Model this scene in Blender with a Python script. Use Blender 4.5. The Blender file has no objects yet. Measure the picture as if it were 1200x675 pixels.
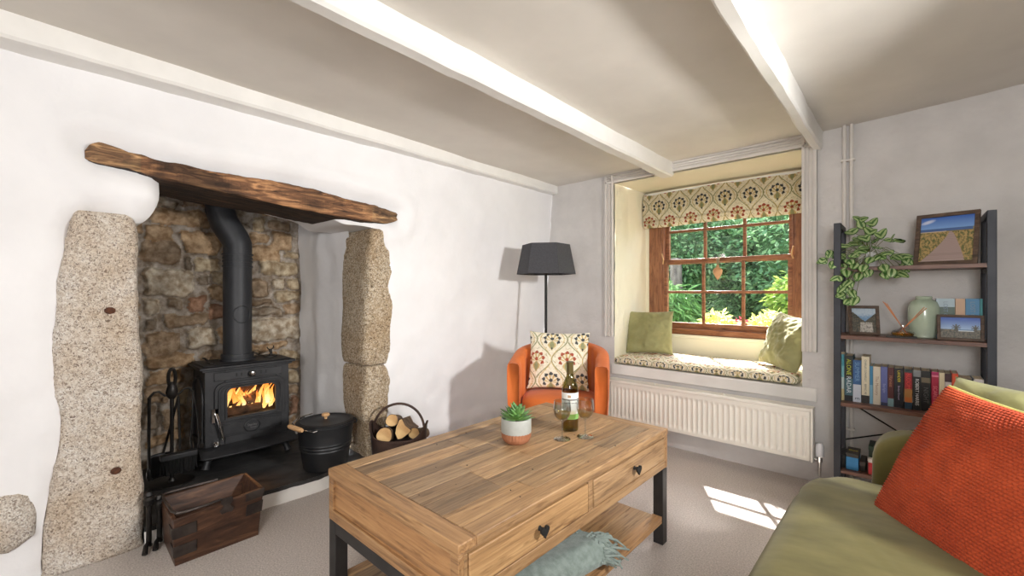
import bpy, bmesh, math, random
import numpy as np
from mathutils import Vector, Matrix, noise, geometry
random.seed(7); rng = np.random.default_rng(7)
PI = math.pi
# ------------------------------------------------------------------ camera model (1200x675 frame)
FPX, HORIZON, CAMH, CAMX = 512.0, 342.0, 1.12, 2.344
YAW = math.atan(467/512)
FW = (-math.sin(YAW), math.cos(YAW)); RT = (math.cos(YAW), math.sin(YAW))
def ray(u, v):
    s = (u-600)/FPX
    return (FW[0]+RT[0]*s, FW[1]+RT[1]*s, -(v-HORIZON)/FPX)
def atx(u, v, x):
    r = ray(u, v); t = (x-CAMX)/r[0]; return Vector((x, r[1]*t, CAMH+r[2]*t))
def aty(u, v, y):
    r = ray(u, v); t = y/r[1]; return Vector((CAMX+r[0]*t, y, CAMH+r[2]*t))
def lean(z): return -0.165+0.08*z                      # the fireplace wall leans out towards its foot
def onwall(u, v, off=0.0):
    r = ray(u, v); t = (-0.165+off+0.08*CAMH-CAMX)/(r[0]-0.08*r[2])
    return Vector((CAMX+r[0]*t, r[1]*t, CAMH+r[2]*t))

COL = bpy.context.scene.collection
WM = {}
def lin(c):
    return tuple(((x/255)/12.92 if x/255 <= .04045 else ((x/255+.055)/1.055)**2.4) for x in c[:3])

# ------------------------------------------------------------------ materials
def new_mat(name):
    m = bpy.data.materials.new(name); m.use_nodes = True
    nt = m.node_tree; b = nt.nodes['Principled BSDF']
    return m, nt, b
def coords(nt, scale=(1, 1, 1), rot=(0, 0, 0)):
    tc = nt.nodes.new('ShaderNodeTexCoord'); mp = nt.nodes.new('ShaderNodeMapping')
    mp.inputs['Scale'].default_value = scale; mp.inputs['Rotation'].default_value = rot
    nt.links.new(tc.outputs['Object'], mp.inputs['Vector']); return mp.outputs['Vector']
def noise_node(nt, vec, scale, detail=4, rough=.55, dist=0):
    n = nt.nodes.new('ShaderNodeTexNoise'); n.inputs['Scale'].default_value = scale
    n.inputs['Detail'].default_value = detail; n.inputs['Roughness'].default_value = rough
    n.inputs['Distortion'].default_value = dist
    nt.links.new(vec, n.inputs['Vector']); return n.outputs['Fac']
def ramp(nt, fac, stops):
    r = nt.nodes.new('ShaderNodeValToRGB'); e = r.color_ramp.elements
    while len(e) < len(stops): e.new(.5)
    for i, (p, c) in enumerate(stops):
        e[i].position = p; e[i].color = (*lin(c), 1)
    nt.links.new(fac, r.inputs['Fac']); return r.outputs['Color']
def mix(nt, a, b, fac, mode='MIX'):
    n = nt.nodes.new('ShaderNodeMix'); n.data_type = 'RGBA'; n.blend_type = mode
    for s, v in ((0, fac), (6, a), (7, b)):
        if isinstance(v, bpy.types.NodeSocket): nt.links.new(v, n.inputs[s])
        elif s == 0: n.inputs[0].default_value = v
        else: n.inputs[s].default_value = (*lin(v), 1)
    return n.outputs[2]
def bump(nt, b, h, strength, dist=.01):
    n = nt.nodes.new('ShaderNodeBump'); n.inputs['Strength'].default_value = strength
    n.inputs['Distance'].default_value = dist
    nt.links.new(h, n.inputs['Height']); nt.links.new(n.outputs[0], b.inputs['Normal'])
def mat(name, c1, c2=None, rough=.6, metal=0, ns=8, nst=(1, 1, 1), bs=0, bst=0, bdist=.005, attr=False, sheen=0, coat=0, lo=.35, hi=.65, spec=.5, detail=4):
    m, nt, b = new_mat(name)
    b.inputs['Roughness'].default_value = rough; b.inputs['Metallic'].default_value = metal
    b.inputs['Specular IOR Level'].default_value = spec
    if sheen:
        b.inputs['Sheen Weight'].default_value = sheen; b.inputs['Sheen Roughness'].default_value = .4
    if coat: b.inputs['Coat Weight'].default_value = coat; b.inputs['Coat Roughness'].default_value = .1
    c = None
    if attr:
        a = nt.nodes.new('ShaderNodeAttribute'); a.attribute_name = 'Col'; c = a.outputs['Color']
        if c2:
            f = noise_node(nt, coords(nt, nst), ns, detail)
            c = mix(nt, c, ramp(nt, f, [(lo, c1), (hi, c2)]), 1.0, 'MULTIPLY')
        nt.links.new(c, b.inputs['Base Color'])
    elif c2:
        f = noise_node(nt, coords(nt, nst), ns, detail)
        nt.links.new(ramp(nt, f, [(lo, c1), (hi, c2)]), b.inputs['Base Color'])
    else: b.inputs['Base Color'].default_value = (*lin(c1), 1)
    if bst: bump(nt, b, noise_node(nt, coords(nt), bs, 5), bst, bdist)
    return m
def granite(name, cols, scale=110):
    m, nt, b = new_mat(name); vec = coords(nt)
    v = nt.nodes.new('ShaderNodeTexVoronoi'); v.inputs['Scale'].default_value = scale; nd = nt.nodes.new('ShaderNodeTexNoise'); nd.inputs['Scale'].default_value = 90; nt.links.new(vec, nd.inputs['Vector'])
    mv = nt.nodes.new('ShaderNodeMix'); mv.data_type = 'VECTOR'; mv.inputs[0].default_value = .03; nt.links.new(vec, mv.inputs[4]); nt.links.new(nd.outputs['Color'], mv.inputs[5]); nt.links.new(mv.outputs[1], v.inputs['Vector'])
    sp = nt.nodes.new('ShaderNodeSeparateColor'); nt.links.new(v.outputs['Color'], sp.inputs[0])
    g = ramp(nt, sp.outputs[0], [(0, cols[0]), (.22, cols[1]), (.55, cols[2]), (.85, cols[3])])
    big = noise_node(nt, vec, 5, 5)
    c = mix(nt, g, ramp(nt, big, [(.36, (226, 208, 184)), (.60, (255, 254, 252))]), .7, 'MULTIPLY')
    nt.links.new(c, b.inputs['Base Color']); b.inputs['Roughness'].default_value = .85
    hn = noise_node(nt, vec, 45, 9, .75); bump(nt, b, hn, 1.0, .016)
    return m
def wood(name, cols, along='y', scale=3.0, stretch=14, rough=.55, attr=False, bst=.25, dist=1.5):
    m, nt, b = new_mat(name)
    s = {'x': (1, stretch, stretch), 'y': (stretch, 1, stretch), 'z': (stretch, stretch, 1)}[along]
    vec = coords(nt, s); f = noise_node(nt, vec, scale, 6, .62, dist)
    c = ramp(nt, f, [(.3, cols[0]), (.5, cols[1]), (.7, cols[2])])
    if attr:
        a = nt.nodes.new('ShaderNodeAttribute'); a.attribute_name = 'Col'
        c = mix(nt, c, a.outputs['Color'], 1.0, 'MULTIPLY')
    sp = noise_node(nt, coords(nt, tuple(x*.25+.75 for x in s)), 9, 3)
    c = mix(nt, c, ramp(nt, sp, [(.30, (150, 130, 110)), (.45, (255, 255, 255))]), .6, 'MULTIPLY')
    nt.links.new(c, b.inputs['Base Color']); b.inputs['Roughness'].default_value = rough
    bump(nt, b, f, bst, .004); return m
def glass(name, tint=(255, 255, 255), rough=0, ior=1.45):
    m, nt, b = new_mat(name)
    b.inputs['Base Color'].default_value = (*lin(tint), 1); b.inputs['Transmission Weight'].default_value = 1
    b.inputs['Roughness'].default_value = rough; b.inputs['IOR'].default_value = ior; return m
def thin_glass(name, tint=(255, 255, 255), refl=.06):
    m, nt, b = new_mat(name); nt.nodes.remove(b)
    t = nt.nodes.new('ShaderNodeBsdfTransparent'); t.inputs[0].default_value = (*lin(tint), 1)
    g = nt.nodes.new('ShaderNodeBsdfGlossy'); g.inputs['Roughness'].default_value = .02
    lw = nt.nodes.new('ShaderNodeLayerWeight'); lw.inputs[0].default_value = .5
    pw_ = nt.nodes.new('ShaderNodeMath'); pw_.operation = 'POWER'; pw_.inputs[1].default_value = 3.5; nt.links.new(lw.outputs['Facing'], pw_.inputs[0])
    fr = nt.nodes.new('ShaderNodeMath'); fr.operation = 'MULTIPLY_ADD'; fr.inputs[1].default_value = .45+refl; fr.inputs[2].default_value = .02+refl*.15; nt.links.new(pw_.outputs[0], fr.inputs[0])
    mx = nt.nodes.new('ShaderNodeMixShader'); nt.links.new(fr.outputs[0], mx.inputs[0])
    nt.links.new(t.outputs[0], mx.inputs[1]); nt.links.new(g.outputs[0], mx.inputs[2])
    nt.links.new(mx.outputs[0], nt.nodes['Material Output'].inputs[0]); return m
def emit_attr(name, strength):
    m, nt, b = new_mat(name); a = nt.nodes.new('ShaderNodeAttribute'); a.attribute_name = 'Col'
    nt.links.new(a.outputs['Color'], b.inputs['Emission Color']); b.inputs['Emission Strength'].default_value = strength
    b.inputs['Base Color'].default_value = (0, 0, 0, 1); return m

M = {}
M['plaster'] = mat('white plaster', (235, 234, 235), (229, 228, 229), rough=.75, ns=3, bs=9, bst=.6, bdist=.008)
M['plaster_rough'] = mat('rough painted stone', (216, 213, 211), (204, 201, 199), rough=.7, ns=4, bs=13, bst=1.0, bdist=.010)
M['cream'] = mat('cream niche paint', (238, 233, 212), (232, 227, 205), rough=.6, ns=3, bs=8, bst=.15)
M['ceiling'] = mat('ceiling paint', (226, 221, 213), (217, 212, 204), rough=.8, ns=2.5, bs=7, bst=.15)
M['gloss'] = mat('white gloss paint', (236, 234, 230), (228, 226, 222), rough=.42, ns=6, bs=20, bst=.12, bdist=.003)
M['trimgrey'] = mat('pale grey trim paint', (226, 221, 215), (218, 213, 207), rough=.5, ns=6, bs=20, bst=.05)
M['radiator'] = mat('cream radiator enamel', (243, 239, 229), (239, 235, 225), rough=.35, ns=4, spec=.5)
M['granite_pale'] = granite('pale granite', [(132, 116, 104), (206, 192, 178), (234, 225, 214), (250, 246, 240)], 210)
M['granite_brown'] = granite('brown granite', [(92, 76, 60), (158, 138, 112), (196, 178, 150), (226, 216, 198)], 190)
M['slate'] = mat('dark slate', (38, 38, 39), (62, 62, 62), rough=.45, ns=5, bs=14, bst=.4, bdist=.006)
M['mantel'] = wood('old oak beam', [(30, 26, 24), (122, 94, 70), (204, 166, 122)], 'y', 5.0, 7, .85, bst=1.0, dist=1.0, attr=True)
M['iron'] = mat('black cast iron', (40, 40, 42), (54, 54, 56), rough=.5, metal=.35, ns=12, bs=60, bst=.25, bdist=.003)
M['ironwork'] = mat('wrought iron', (26, 25, 25), (48, 45, 43), rough=.42, metal=.6, ns=20)
M['flue'] = mat('flue enamel', (44, 45, 48), (54, 55, 58), rough=.5, metal=.3, ns=6)
M['chrome'] = mat('chrome', (215, 215, 215), rough=.15, metal=1)
M['bucket'] = mat('black painted steel', (34, 35, 37), (42, 43, 45), rough=.4, metal=.3, ns=5)
M['lightwood'] = wood('turned light wood', [(190, 146, 100), (206, 164, 118), (220, 182, 138)], 'x', 6, 6, .5)
M['crate'] = wood('dark stained crate wood', [(44, 29, 21), (76, 50, 36), (112, 80, 58)], 'y', 3, 8, .45)
M['strap'] = mat('worn metal strap', (62, 56, 54), (88, 80, 76), rough=.45, metal=.7, ns=15)
M['basket'] = mat('brown metal tub', (50, 36, 32), (84, 64, 56), rough=.5, metal=.3, ns=8, bs=20, bst=.2)
M['bark'] = mat('log bark', (66, 50, 38), (128, 104, 80), rough=.9, ns=30, nst=(1, 1, .3), bs=50, bst=.8)
M['logend'] = mat('sawn log end', (176, 130, 82), (232, 196, 140), rough=.8, ns=7, bs=60, bst=.3)
M['char'] = mat('charred log', (22, 17, 14), (96, 70, 52), rough=.9, ns=14, bs=40, bst=.9)
M['table'] = wood('reclaimed pine', [(126, 102, 78), (168, 138, 104), (192, 164, 128)], 'y', 2.6, 26, .5, attr=True, dist=1.0)
M['tableend'] = wood('reclaimed pine across', [(126, 100, 76), (168, 134, 98), (188, 158, 120)], 'x', 2.6, 26, .5, attr=True, dist=1.0)
M['metal_leg'] = mat('gunmetal leg', (52, 50, 50), (60, 58, 58), rough=.5, metal=.5, ns=10)
M['throw'] = mat('grey green throw', (112, 124, 118), (134, 146, 140), rough=.95, ns=40, bs=220, bst=.5, sheen=.3)
M['velvet_orange'] = mat('orange velvet', (202, 98, 34), (216, 114, 48), rough=.75, ns=5, sheen=.12, bs=12, bst=.1)
M['velvet_green'] = mat('olive velvet', (92, 86, 42), (118, 110, 62), rough=.8, ns=4, nst=(1, 2, 1), sheen=.15, bs=7, bst=.2, bdist=.01)
M['cush_green'] = mat('sage velvet', (136, 134, 88), (162, 160, 114), rough=.75, ns=5, sheen=.3, bs=9, bst=.5, bdist=.01)
M['lime'] = mat('lime cushion reverse', (174, 172, 82), (190, 188, 98), rough=.8, ns=10, sheen=.3)
M['fabric'] = mat('patterned fabric', (255, 255, 255), (238, 238, 238), rough=.9, ns=60, attr=True, bs=300, bst=.15)
M['blind_fabric'] = M['fabric'].copy(); _nt = M['blind_fabric'].node_tree; _p = _nt.nodes['Principled BSDF']
_t = _nt.nodes.new('ShaderNodeBsdfTranslucent'); _nt.links.new(_p.inputs['Base Color'].links[0].from_socket, _t.inputs[0]); _x = _nt.nodes.new('ShaderNodeMixShader'); _x.inputs[0].default_value = .4
_nt.links.new(_p.outputs[0], _x.inputs[1]); _nt.links.new(_t.outputs[0], _x.inputs[2]); _nt.links.new(_x.outputs[0], _nt.nodes['Material Output'].inputs[0])
M['orange_knit'] = mat('burnt orange knit', (156, 56, 24), (180, 74, 36), rough=.95, ns=6, sheen=.05)
M['shade'] = mat('charcoal shade', (62, 62, 66), (72, 72, 76), rough=.85, ns=90, bs=300, bst=.2)
M['shelfwood'] = wood('walnut shelf', [(82, 54, 44), (110, 76, 62), (134, 98, 82)], 'x', 4, 10, .45, bst=.1)
M['shelfmetal'] = mat('slate grey steel', (52, 54, 60), (60, 62, 68), rough=.5, metal=.4, ns=10)
M['framewood'] = wood('rustic frame wood', [(56, 42, 34), (86, 66, 52), (112, 90, 72)], 'x', 7, 6, .6)
M['attr'] = mat('printed surface', (255, 255, 255), rough=.45, attr=True)
M['paper'] = mat('book pages', (226, 214, 188), (204, 188, 158), rough=.9, ns=40, nst=(6, 1, 1))
M['vase'] = mat('celadon glaze', (172, 188, 166), (190, 203, 184), rough=.25, ns=7, coat=.5)
M['pot_white'] = mat('white planter', (214, 214, 212), rough=.4)
M['pot_grey'] = mat('grey glazed pot', (158, 160, 154), (170, 172, 166), rough=.6, ns=20)
M['terracotta'] = mat('ribbed terracotta', (146, 92, 62), (166, 110, 78), rough=.75, ns=20)
M['leaf'] = mat('leaf', (255, 255, 255), (220, 230, 210), rough=.45, ns=14, attr=True)
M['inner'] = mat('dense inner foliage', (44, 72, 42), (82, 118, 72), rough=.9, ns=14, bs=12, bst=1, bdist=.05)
def translucent(name):
    m, nt, b = new_mat(name); a = nt.nodes.new('ShaderNodeAttribute'); a.attribute_name = 'Col'
    nt.links.new(a.outputs['Color'], b.inputs['Base Color']); b.inputs['Roughness'].default_value = .5
    t = nt.nodes.new('ShaderNodeBsdfTranslucent'); nt.links.new(a.outputs['Color'], t.inputs[0])
    mx = nt.nodes.new('ShaderNodeMixShader'); mx.inputs[0].default_value = .45
    nt.links.new(b.outputs[0], mx.inputs[1]); nt.links.new(t.outputs[0], mx.inputs[2]); nt.links.new(mx.outputs[0], nt.nodes['Material Output'].inputs[0]); return m
M['gardenleaf'] = translucent('sunlit garden leaf')
M['stem'] = mat('green stem', (110, 120, 60), rough=.7)
M['bottle'] = thin_glass('olive bottle glass', (190, 186, 120), .3)
M['clear'] = thin_glass('clear glass', (252, 253, 253), .7)
M['crystal'] = thin_glass('wine glass crystal', (243, 246, 246), .8)
M['wine'] = thin_glass('white wine', (248, 228, 160), .1)
M['oil'] = thin_glass('amber oil', (244, 210, 130), .1)
M['foil'] = mat('bottle foil', (86, 74, 40), (104, 90, 50), rough=.35, metal=.4, ns=10)
M['label'] = mat('paper label', (255, 255, 255), rough=.6, attr=True)
M['winwood'] = wood('varnished window wood', [(112, 68, 46), (148, 98, 68), (172, 122, 88)], 'z', 3, 10, .35, bst=.08)
M['winwoodx'] = wood('varnished window rail', [(112, 68, 46), (148, 98, 68), (172, 122, 88)], 'x', 3, 10, .35, bst=.08)
M['pane'] = thin_glass('window pane')
M['stoveglass'] = thin_glass('stove glass', (255, 246, 236))
M['carpet'] = mat('beige grey carpet', (184, 174, 167), (236, 227, 220), rough=1, ns=160, bs=420, bst=.9, bdist=.006, detail=6, lo=.3, hi=.7)
M['plastic'] = mat('white plastic', (236, 236, 240), rough=.4)
M['grass'] = mat('garden ground', (60, 84, 34), (98, 122, 50), rough=.95, ns=6)
M['trunk'] = mat('tree bark', (74, 68, 62), (130, 122, 112), rough=.95, ns=12, nst=(1, 1, .3), bs=20, bst=.8)
M['stone'] = mat('rubble stone', (255, 255, 255), (176, 162, 146), rough=.88, ns=22, attr=True, bs=60, bst=.9, bdist=.008, lo=.3, hi=.62, detail=8)
M['heartwood'] = mat('pale carved wood', (196, 146, 106), (216, 170, 130), rough=.6, ns=20)
M['ribbon'] = mat('cord', (150, 140, 110), rough=.8)
M['flame'] = emit_attr('flames', 1.7)
M['dark_tone'] = mat('firebox brick', (70, 46, 30), (30, 24, 20), rough=.95, ns=9, bs=30, bst=.5)
M['black'] = mat('matt black', (20, 20, 20), rough=.7)
M['reed'] = mat('diffuser reed', (196, 116, 66), (214, 140, 90), rough=.7, ns=30)

# ------------------------------------------------------------------ mesh helpers
class MB:
    def __init__(s): s.v = []; s.f = []; s.c = []
    def add(s, vs, fs, col=None):
        o = len(s.v); s.v += [tuple(v) for v in vs]
        for f in fs: s.f.append(tuple(i+o for i in f)); s.c.append(col)
        return s
    def box(s, lo, hi, col=None, mtx=None):
        x0, y0, z0 = lo; x1, y1, z1 = hi
        vs = [Vector(p) for p in ((x0, y0, z0), (x1, y0, z0), (x1, y1, z0), (x0, y1, z0), (x0, y0, z1), (x1, y0, z1), (x1, y1, z1), (x0, y1, z1))]
        if mtx: vs = [mtx @ v for v in vs]
        return s.add(vs, [(0, 3, 2, 1), (4, 5, 6, 7), (0, 1, 5, 4), (1, 2, 6, 5), (2, 3, 7, 6), (3, 0, 4, 7)], col)
    def hexa(s, c8, col=None):
        return s.add(c8, [(0, 3, 2, 1), (4, 5, 6, 7), (0, 1, 5, 4), (1, 2, 6, 5), (2, 3, 7, 6), (3, 0, 4, 7)], col)
    def lathe(s, prof, c=(0, 0, 0), seg=32, col=None, sx=1, sy=1, mtx=None, cols=None, caps=True):
        vs = []; n = len(prof)
        for r, z in prof:
            for k in range(seg):
                a = 2*PI*k/seg; p = Vector((r*math.cos(a)*sx, r*math.sin(a)*sy, z))
                if mtx: p = mtx @ p
                vs.append(p+Vector(c))
        o = len(s.v); s.v += [tuple(v) for v in vs]
        for i in range(n-1):
            for k in range(seg):
                k2 = (k+1) % seg
                s.f.append((o+i*seg+k, o+i*seg+k2, o+(i+1)*seg+k2, o+(i+1)*seg+k)); s.c.append(cols[i] if cols else col)
        if caps:
            if prof[0][0] > 1e-5: s.f.append(tuple(o+k for k in reversed(range(seg)))); s.c.append(cols[0] if cols else col)
            if prof[-1][0] > 1e-5: s.f.append(tuple(o+(n-1)*seg+k for k in range(seg))); s.c.append(cols[-1] if cols else col)
        return s
    def tube(s, pts, r, seg=10, closed=False, col=None):
        pts = [Vector(p) for p in pts]; n = len(pts)
        rs = r if isinstance(r, (list, tuple)) else [r]*n
        prev = None; rings = []
        for i, p in enumerate(pts):
            if closed: t = (pts[(i+1) % n]-pts[i-1])
            else: t = pts[min(i+1, n-1)]-pts[max(i-1, 0)]
            t.normalize()
            if prev is None:
                a = Vector((0, 0, 1)) if abs(t.z) < .9 else Vector((1, 0, 0))
                nrm = t.cross(a).normalized()
            else:
                nrm = (prev-t*prev.dot(t)); nrm = nrm.normalized() if nrm.length > 1e-6 else t.orthogonal().normalized()
            prev = nrm; b = t.cross(nrm)
            rings.append([p+(nrm*math.cos(2*PI*k/seg)+b*math.sin(2*PI*k/seg))*rs[i] for k in range(seg)])
        vs = [q for ring in rings for q in ring]; fs = []
        m = n if closed else n-1
        for i in range(m):
            j = (i+1) % n
            for k in range(seg):
                k2 = (k+1) % seg; fs.append((i*seg+k, i*seg+k2, j*seg+k2, j*seg+k))
        if not closed: fs.append(tuple(reversed(range(seg)))); fs.append(tuple((n-1)*seg+k for k in range(seg)))
        return s.add(vs, fs, col)
    def grid(s, nu, nv, fn, col=None, cfn=None):
        o = len(s.v)
        for j in range(nv+1):
            for i in range(nu+1): s.v.append(tuple(fn(i/nu, j/nv)))
        for j in range(nv):
            for i in range(nu):
                a = o+j*(nu+1)+i; s.f.append((a, a+1, a+nu+2, a+nu+1))
                s.c.append(cfn((i+.5)/nu, (j+.5)/nv) if cfn else col)
        return s
    def prism(s, pts, t, mtx, col=None):      # outline in xy, thickness t along z
        n = len(pts); vs = [mtx @ Vector((p[0], p[1], z)) for z in (0, t) for p in pts]
        fs = [tuple(reversed(range(n))), tuple(range(n, 2*n))]+[(i, (i+1) % n, n+(i+1) % n, n+i) for i in range(n)]
        return s.add(vs, fs, col)
    def build(s, name, m, parent=None, smooth=True, bevel=0, seg=2, sub=0, world=False, angle=38, solid=0):
        vs = [Vector(v) for v in s.v]
        if world and parent is not None:
            inv = WM[parent.name].inverted(); vs = [inv @ v for v in vs]
        org = Vector((0, 0, 0))
        if parent is None:
            xs = [v.x for v in vs]; ys = [v.y for v in vs]; zs = [v.z for v in vs]
            org = Vector(((min(xs)+max(xs))/2, (min(ys)+max(ys))/2, min(zs))); vs = [v-org for v in vs]
        me = bpy.data.meshes.new(name); me.from_pydata([tuple(v) for v in vs], [], s.f); me.update()
        if any(c is not None for c in s.c):
            a = me.color_attributes.new('Col', 'FLOAT_COLOR', 'CORNER')
            arr = np.ones((len(me.loops), 4), dtype=np.float32); k = 0
            for f, c in zip(s.f, s.c):
                arr[k:k+len(f), :3] = c if c is not None else (1, 1, 1); k += len(f)
            a.data.foreach_set('color', arr.ravel())
        me.materials.append(m if not isinstance(m, str) else M[m])
        o = bpy.data.objects.new(name, me); COL.objects.link(o); o.location = org
        if smooth:
            for p in me.polygons: p.use_smooth = True
            if angle: me.set_sharp_from_angle(angle=math.radians(angle))
        if parent is not None:
            o.parent = parent; WM[o.name] = WM[parent.name]
        else: WM[o.name] = Matrix.Translation(org)
        if solid: md = o.modifiers.new('s', 'SOLIDIFY'); md.thickness = solid; md.offset = 0
        if bevel: md = o.modifiers.new('b', 'BEVEL'); md.width = bevel; md.segments = seg; md.limit_method = 'ANGLE'; md.angle_limit = math.radians(40); md.harden_normals = False
        if sub: md = o.modifiers.new('u', 'SUBSURF'); md.levels = sub; md.render_levels = sub
        return o
def thing(name, label, cat, loc=(0, 0, 0), rz=0, group=None, mtx=None):
    o = bpy.data.objects.new(name, None); COL.objects.link(o)
    o.empty_display_size = .05
    o.matrix_world = mtx if mtx else Matrix.Translation(loc) @ Matrix.Rotation(rz, 4, 'Z')
    WM[o.name] = mtx.copy() if mtx else Matrix.Translation(loc) @ Matrix.Rotation(rz, 4, 'Z')
    o['label'] = label; o['category'] = cat
    if group: o['group'] = group
    return o
def tag(o, label, cat, group=None):
    o['label'] = label; o['category'] = cat
    if group: o['group'] = group
    return o
def struct(o): o['kind'] = 'structure'; return o
def cbox(name, lo, hi, m, parent=None, bevel=.003, world=True, **k):
    return MB().box(lo, hi).build(name, m, parent, bevel=bevel, world=world, **k)
def fbm(x, y, z, s, o=4): return noise.fractal(Vector((x*s, y*s, z*s)), .6, 2.0, o)
def text_mesh(name, txt, size, m, parent, mtx, world=True, depth=.0006, align='CENTER', sx=1.0):
    cu = bpy.data.curves.new('t', 'FONT'); cu.body = txt; cu.size = size; cu.extrude = depth; cu.align_x = align; cu.align_y = 'CENTER'; cu.resolution_u = 3
    t = bpy.data.objects.new('t', cu); COL.objects.link(t)
    dg = bpy.context.evaluated_depsgraph_get(); me = bpy.data.meshes.new_from_object(t.evaluated_get(dg))
    bpy.data.objects.remove(t)
    mt = mtx @ Matrix.Diagonal((sx, 1, 1, 1))
    if world and parent is not None: mt = WM[parent.name].inverted() @ mt
    me.transform(mt); me.name = name; me.materials.clear(); me.materials.append(m if not isinstance(m, str) else M[m])
    o = bpy.data.objects.new(name, me); COL.objects.link(o)
    if parent is not None: o.parent = parent
    return o
def colmat(c, rough=.5):
    k = 'c%d_%d_%d' % tuple(c)
    if k not in M: M[k] = mat('paint '+k, c, tuple(min(255, x+8) for x in c), rough=rough, ns=30)
    return M[k]

# ------------------------------------------------------------------ SETTING
YF, YN, XR, ZC = 3.109, -1.8, 3.5, 2.05
def poly_dist(p, poly):
    d = 1e9
    for i in range(len(poly)):
        a = poly[i]; b = poly[(i+1) % len(poly)]
        ab = (b[0]-a[0], b[1]-a[1]); L = ab[0]**2+ab[1]**2 or 1e-12
        t = max(0, min(1, ((p[0]-a[0])*ab[0]+(p[1]-a[1])*ab[1])/L))
        d = min(d, math.hypot(p[0]-a[0]-ab[0]*t, p[1]-a[1]-ab[1]*t))
    return d
def inside(p, poly):
    c = False; n = len(poly)
    for i in range(n):
        a = poly[i]; b = poly[i-1]
        if (a[1] > p[1]) != (b[1] > p[1]) and p[0] < (b[0]-a[0])*(p[1]-a[1])/(b[1]-a[1])+a[0]: c = not c
    return c
def resample(poly, st):
    out = []
    for i in range(len(poly)):
        a = poly[i]; b = poly[(i+1) % len(poly)]; n = max(1, round(math.hypot(b[0]-a[0], b[1]-a[1])/st))
        for k in range(n): out.append((a[0]+(b[0]-a[0])*k/n, a[1]+(b[1]-a[1])*k/n))
    return out
def wall_with_hole(u0, u1, z0, z1, holes, step, fn, extr):
    """triangulated wall in (u,z); fn(u,z,d)->point ; extr: list of back(u,z)->point functions per hole"""
    pts = []; edges = []; fr = []
    loops = []
    for h in holes:
        n0 = len(pts); pts += h; n = len(h); edges += [(n0+i, n0+(i+1) % n) for i in range(n)]; loops.append((n0, n))
    n0 = len(pts); outer = resample([(u0, z0), (u1, z0), (u1, z1), (u0, z1)], step); pts += outer
    edges += [(n0+i, n0+(i+1) % len(outer)) for i in range(len(outer))]
    nu = int((u1-u0)/step); nz = int((z1-z0)/step)
    for i in range(1, nu):
        for j in range(1, nz):
            p = (u0+(u1-u0)*i/nu+random.uniform(-.2, .2)*step, z0+(z1-z0)*j/nz)
            ok = True
            for h in holes:
                if inside(p, h) or poly_dist(p, h) < step*.45: ok = False; break
            if ok: pts.append(p)
    vs, es, fs, *_ = geometry.delaunay_2d_cdt([Vector(p) for p in pts], edges, [], 0, 1e-5)
    mb = MB()
    P3 = []
    for v in vs:
        d = min([poly_dist(v, h) for h in holes] or [9]); P3.append(fn(v[0], v[1], d))
    keep = []
    for f in fs:
        cx = sum(vs[i][0] for i in f)/len(f); cz = sum(vs[i][1] for i in f)/len(f)
        if not any(inside((cx, cz), h) for h in holes): keep.append(tuple(f))
    mb.add(P3, keep)
    for h, backs in zip(holes, extr):
        n = len(h); rings = [[fn(p[0], p[1], 0) for p in h]]
        for bk in backs: rings.append([bk(p[0], p[1]) for p in h])
        allv = [q for r in rings for q in r]
        mb.add(allv, [(k*n+i, k*n+(i+1) % n, (k+1)*n+(i+1) % n, (k+1)*n+i) for k in range(len(rings)-1) for i in range(n)])
    return mb

# floor and ceiling
struct(MB().grid(60, 60, lambda a, b: (-1.05+4.6*a, YN+(YF+.05-YN)*b, 0)).build('floor', 'carpet'))
struct(MB().grid(40, 40, lambda a, b: (-.3+3.85*a, YN+(YF+.03-YN)*b, ZC+.004*math.sin(9*a+4*b)+.006*fbm(a*4, b*4, 0, 1)+max(0, (a*3.85-.3-1.9))*.05)).build('ceiling', 'ceiling'))
struct(MB().grid(30, 20, lambda a, b: (XR, YN+(YF+.02-YN)*a, 2.2*b)).build('wall_right', 'plaster_rough'))
struct(MB().grid(30, 20, lambda a, b: (-.4+3.9*a, YN, 2.2*b)).build('wall_near', 'plaster_rough'))

def yz(u, v): p = onwall(u, v); return (p.y, p.z)
# hole of the inglenook: round both pillars, under the lintel
hole = [(.05, .0), yz(50, 620), yz(60, 565), yz(70, 522), yz(72, 490), yz(67, 453), yz(65, 400), yz(69, 330), yz(78, 290), yz(88, 257), yz(98, 246), yz(120, 248), yz(142, 256), yz(160, 264),
        yz(172, 259), yz(181, 249), yz(187, 234), yz(188, 205), yz(250, 212), yz(330, 232), yz(392, 250), yz(404, 262), yz(425, 263), yz(447, 268), yz(450, 330), yz(449, 415), yz(453, 440), yz(453, 475), (1.54, .3), (1.5, 0.0)]
hole[0] = (hole[1][0]-.005, 0.0)
hole = resample(hole, .025)
def smooth_loop(l, n=2):
    for _ in range(n):
        l = [((l[i-1][0]+2*l[i][0]+l[(i+1) % len(l)][0])/4, l[i][1] if l[i][1] < .01 else (l[i-1][1]+2*l[i][1]+l[(i+1) % len(l)][1])/4) for i in range(len(l))]
    return l
hole = smooth_loop(hole)
mantel_poly = [yz(*p) for p in [(101, 168), (117, 167), (150, 177), (200, 192), (250, 201), (300, 208), (340, 214), (380, 224), (430, 237), (466, 248), (466, 259), (420, 259), (350, 247), (250, 226), (180, 208), (110, 190)]]
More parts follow.
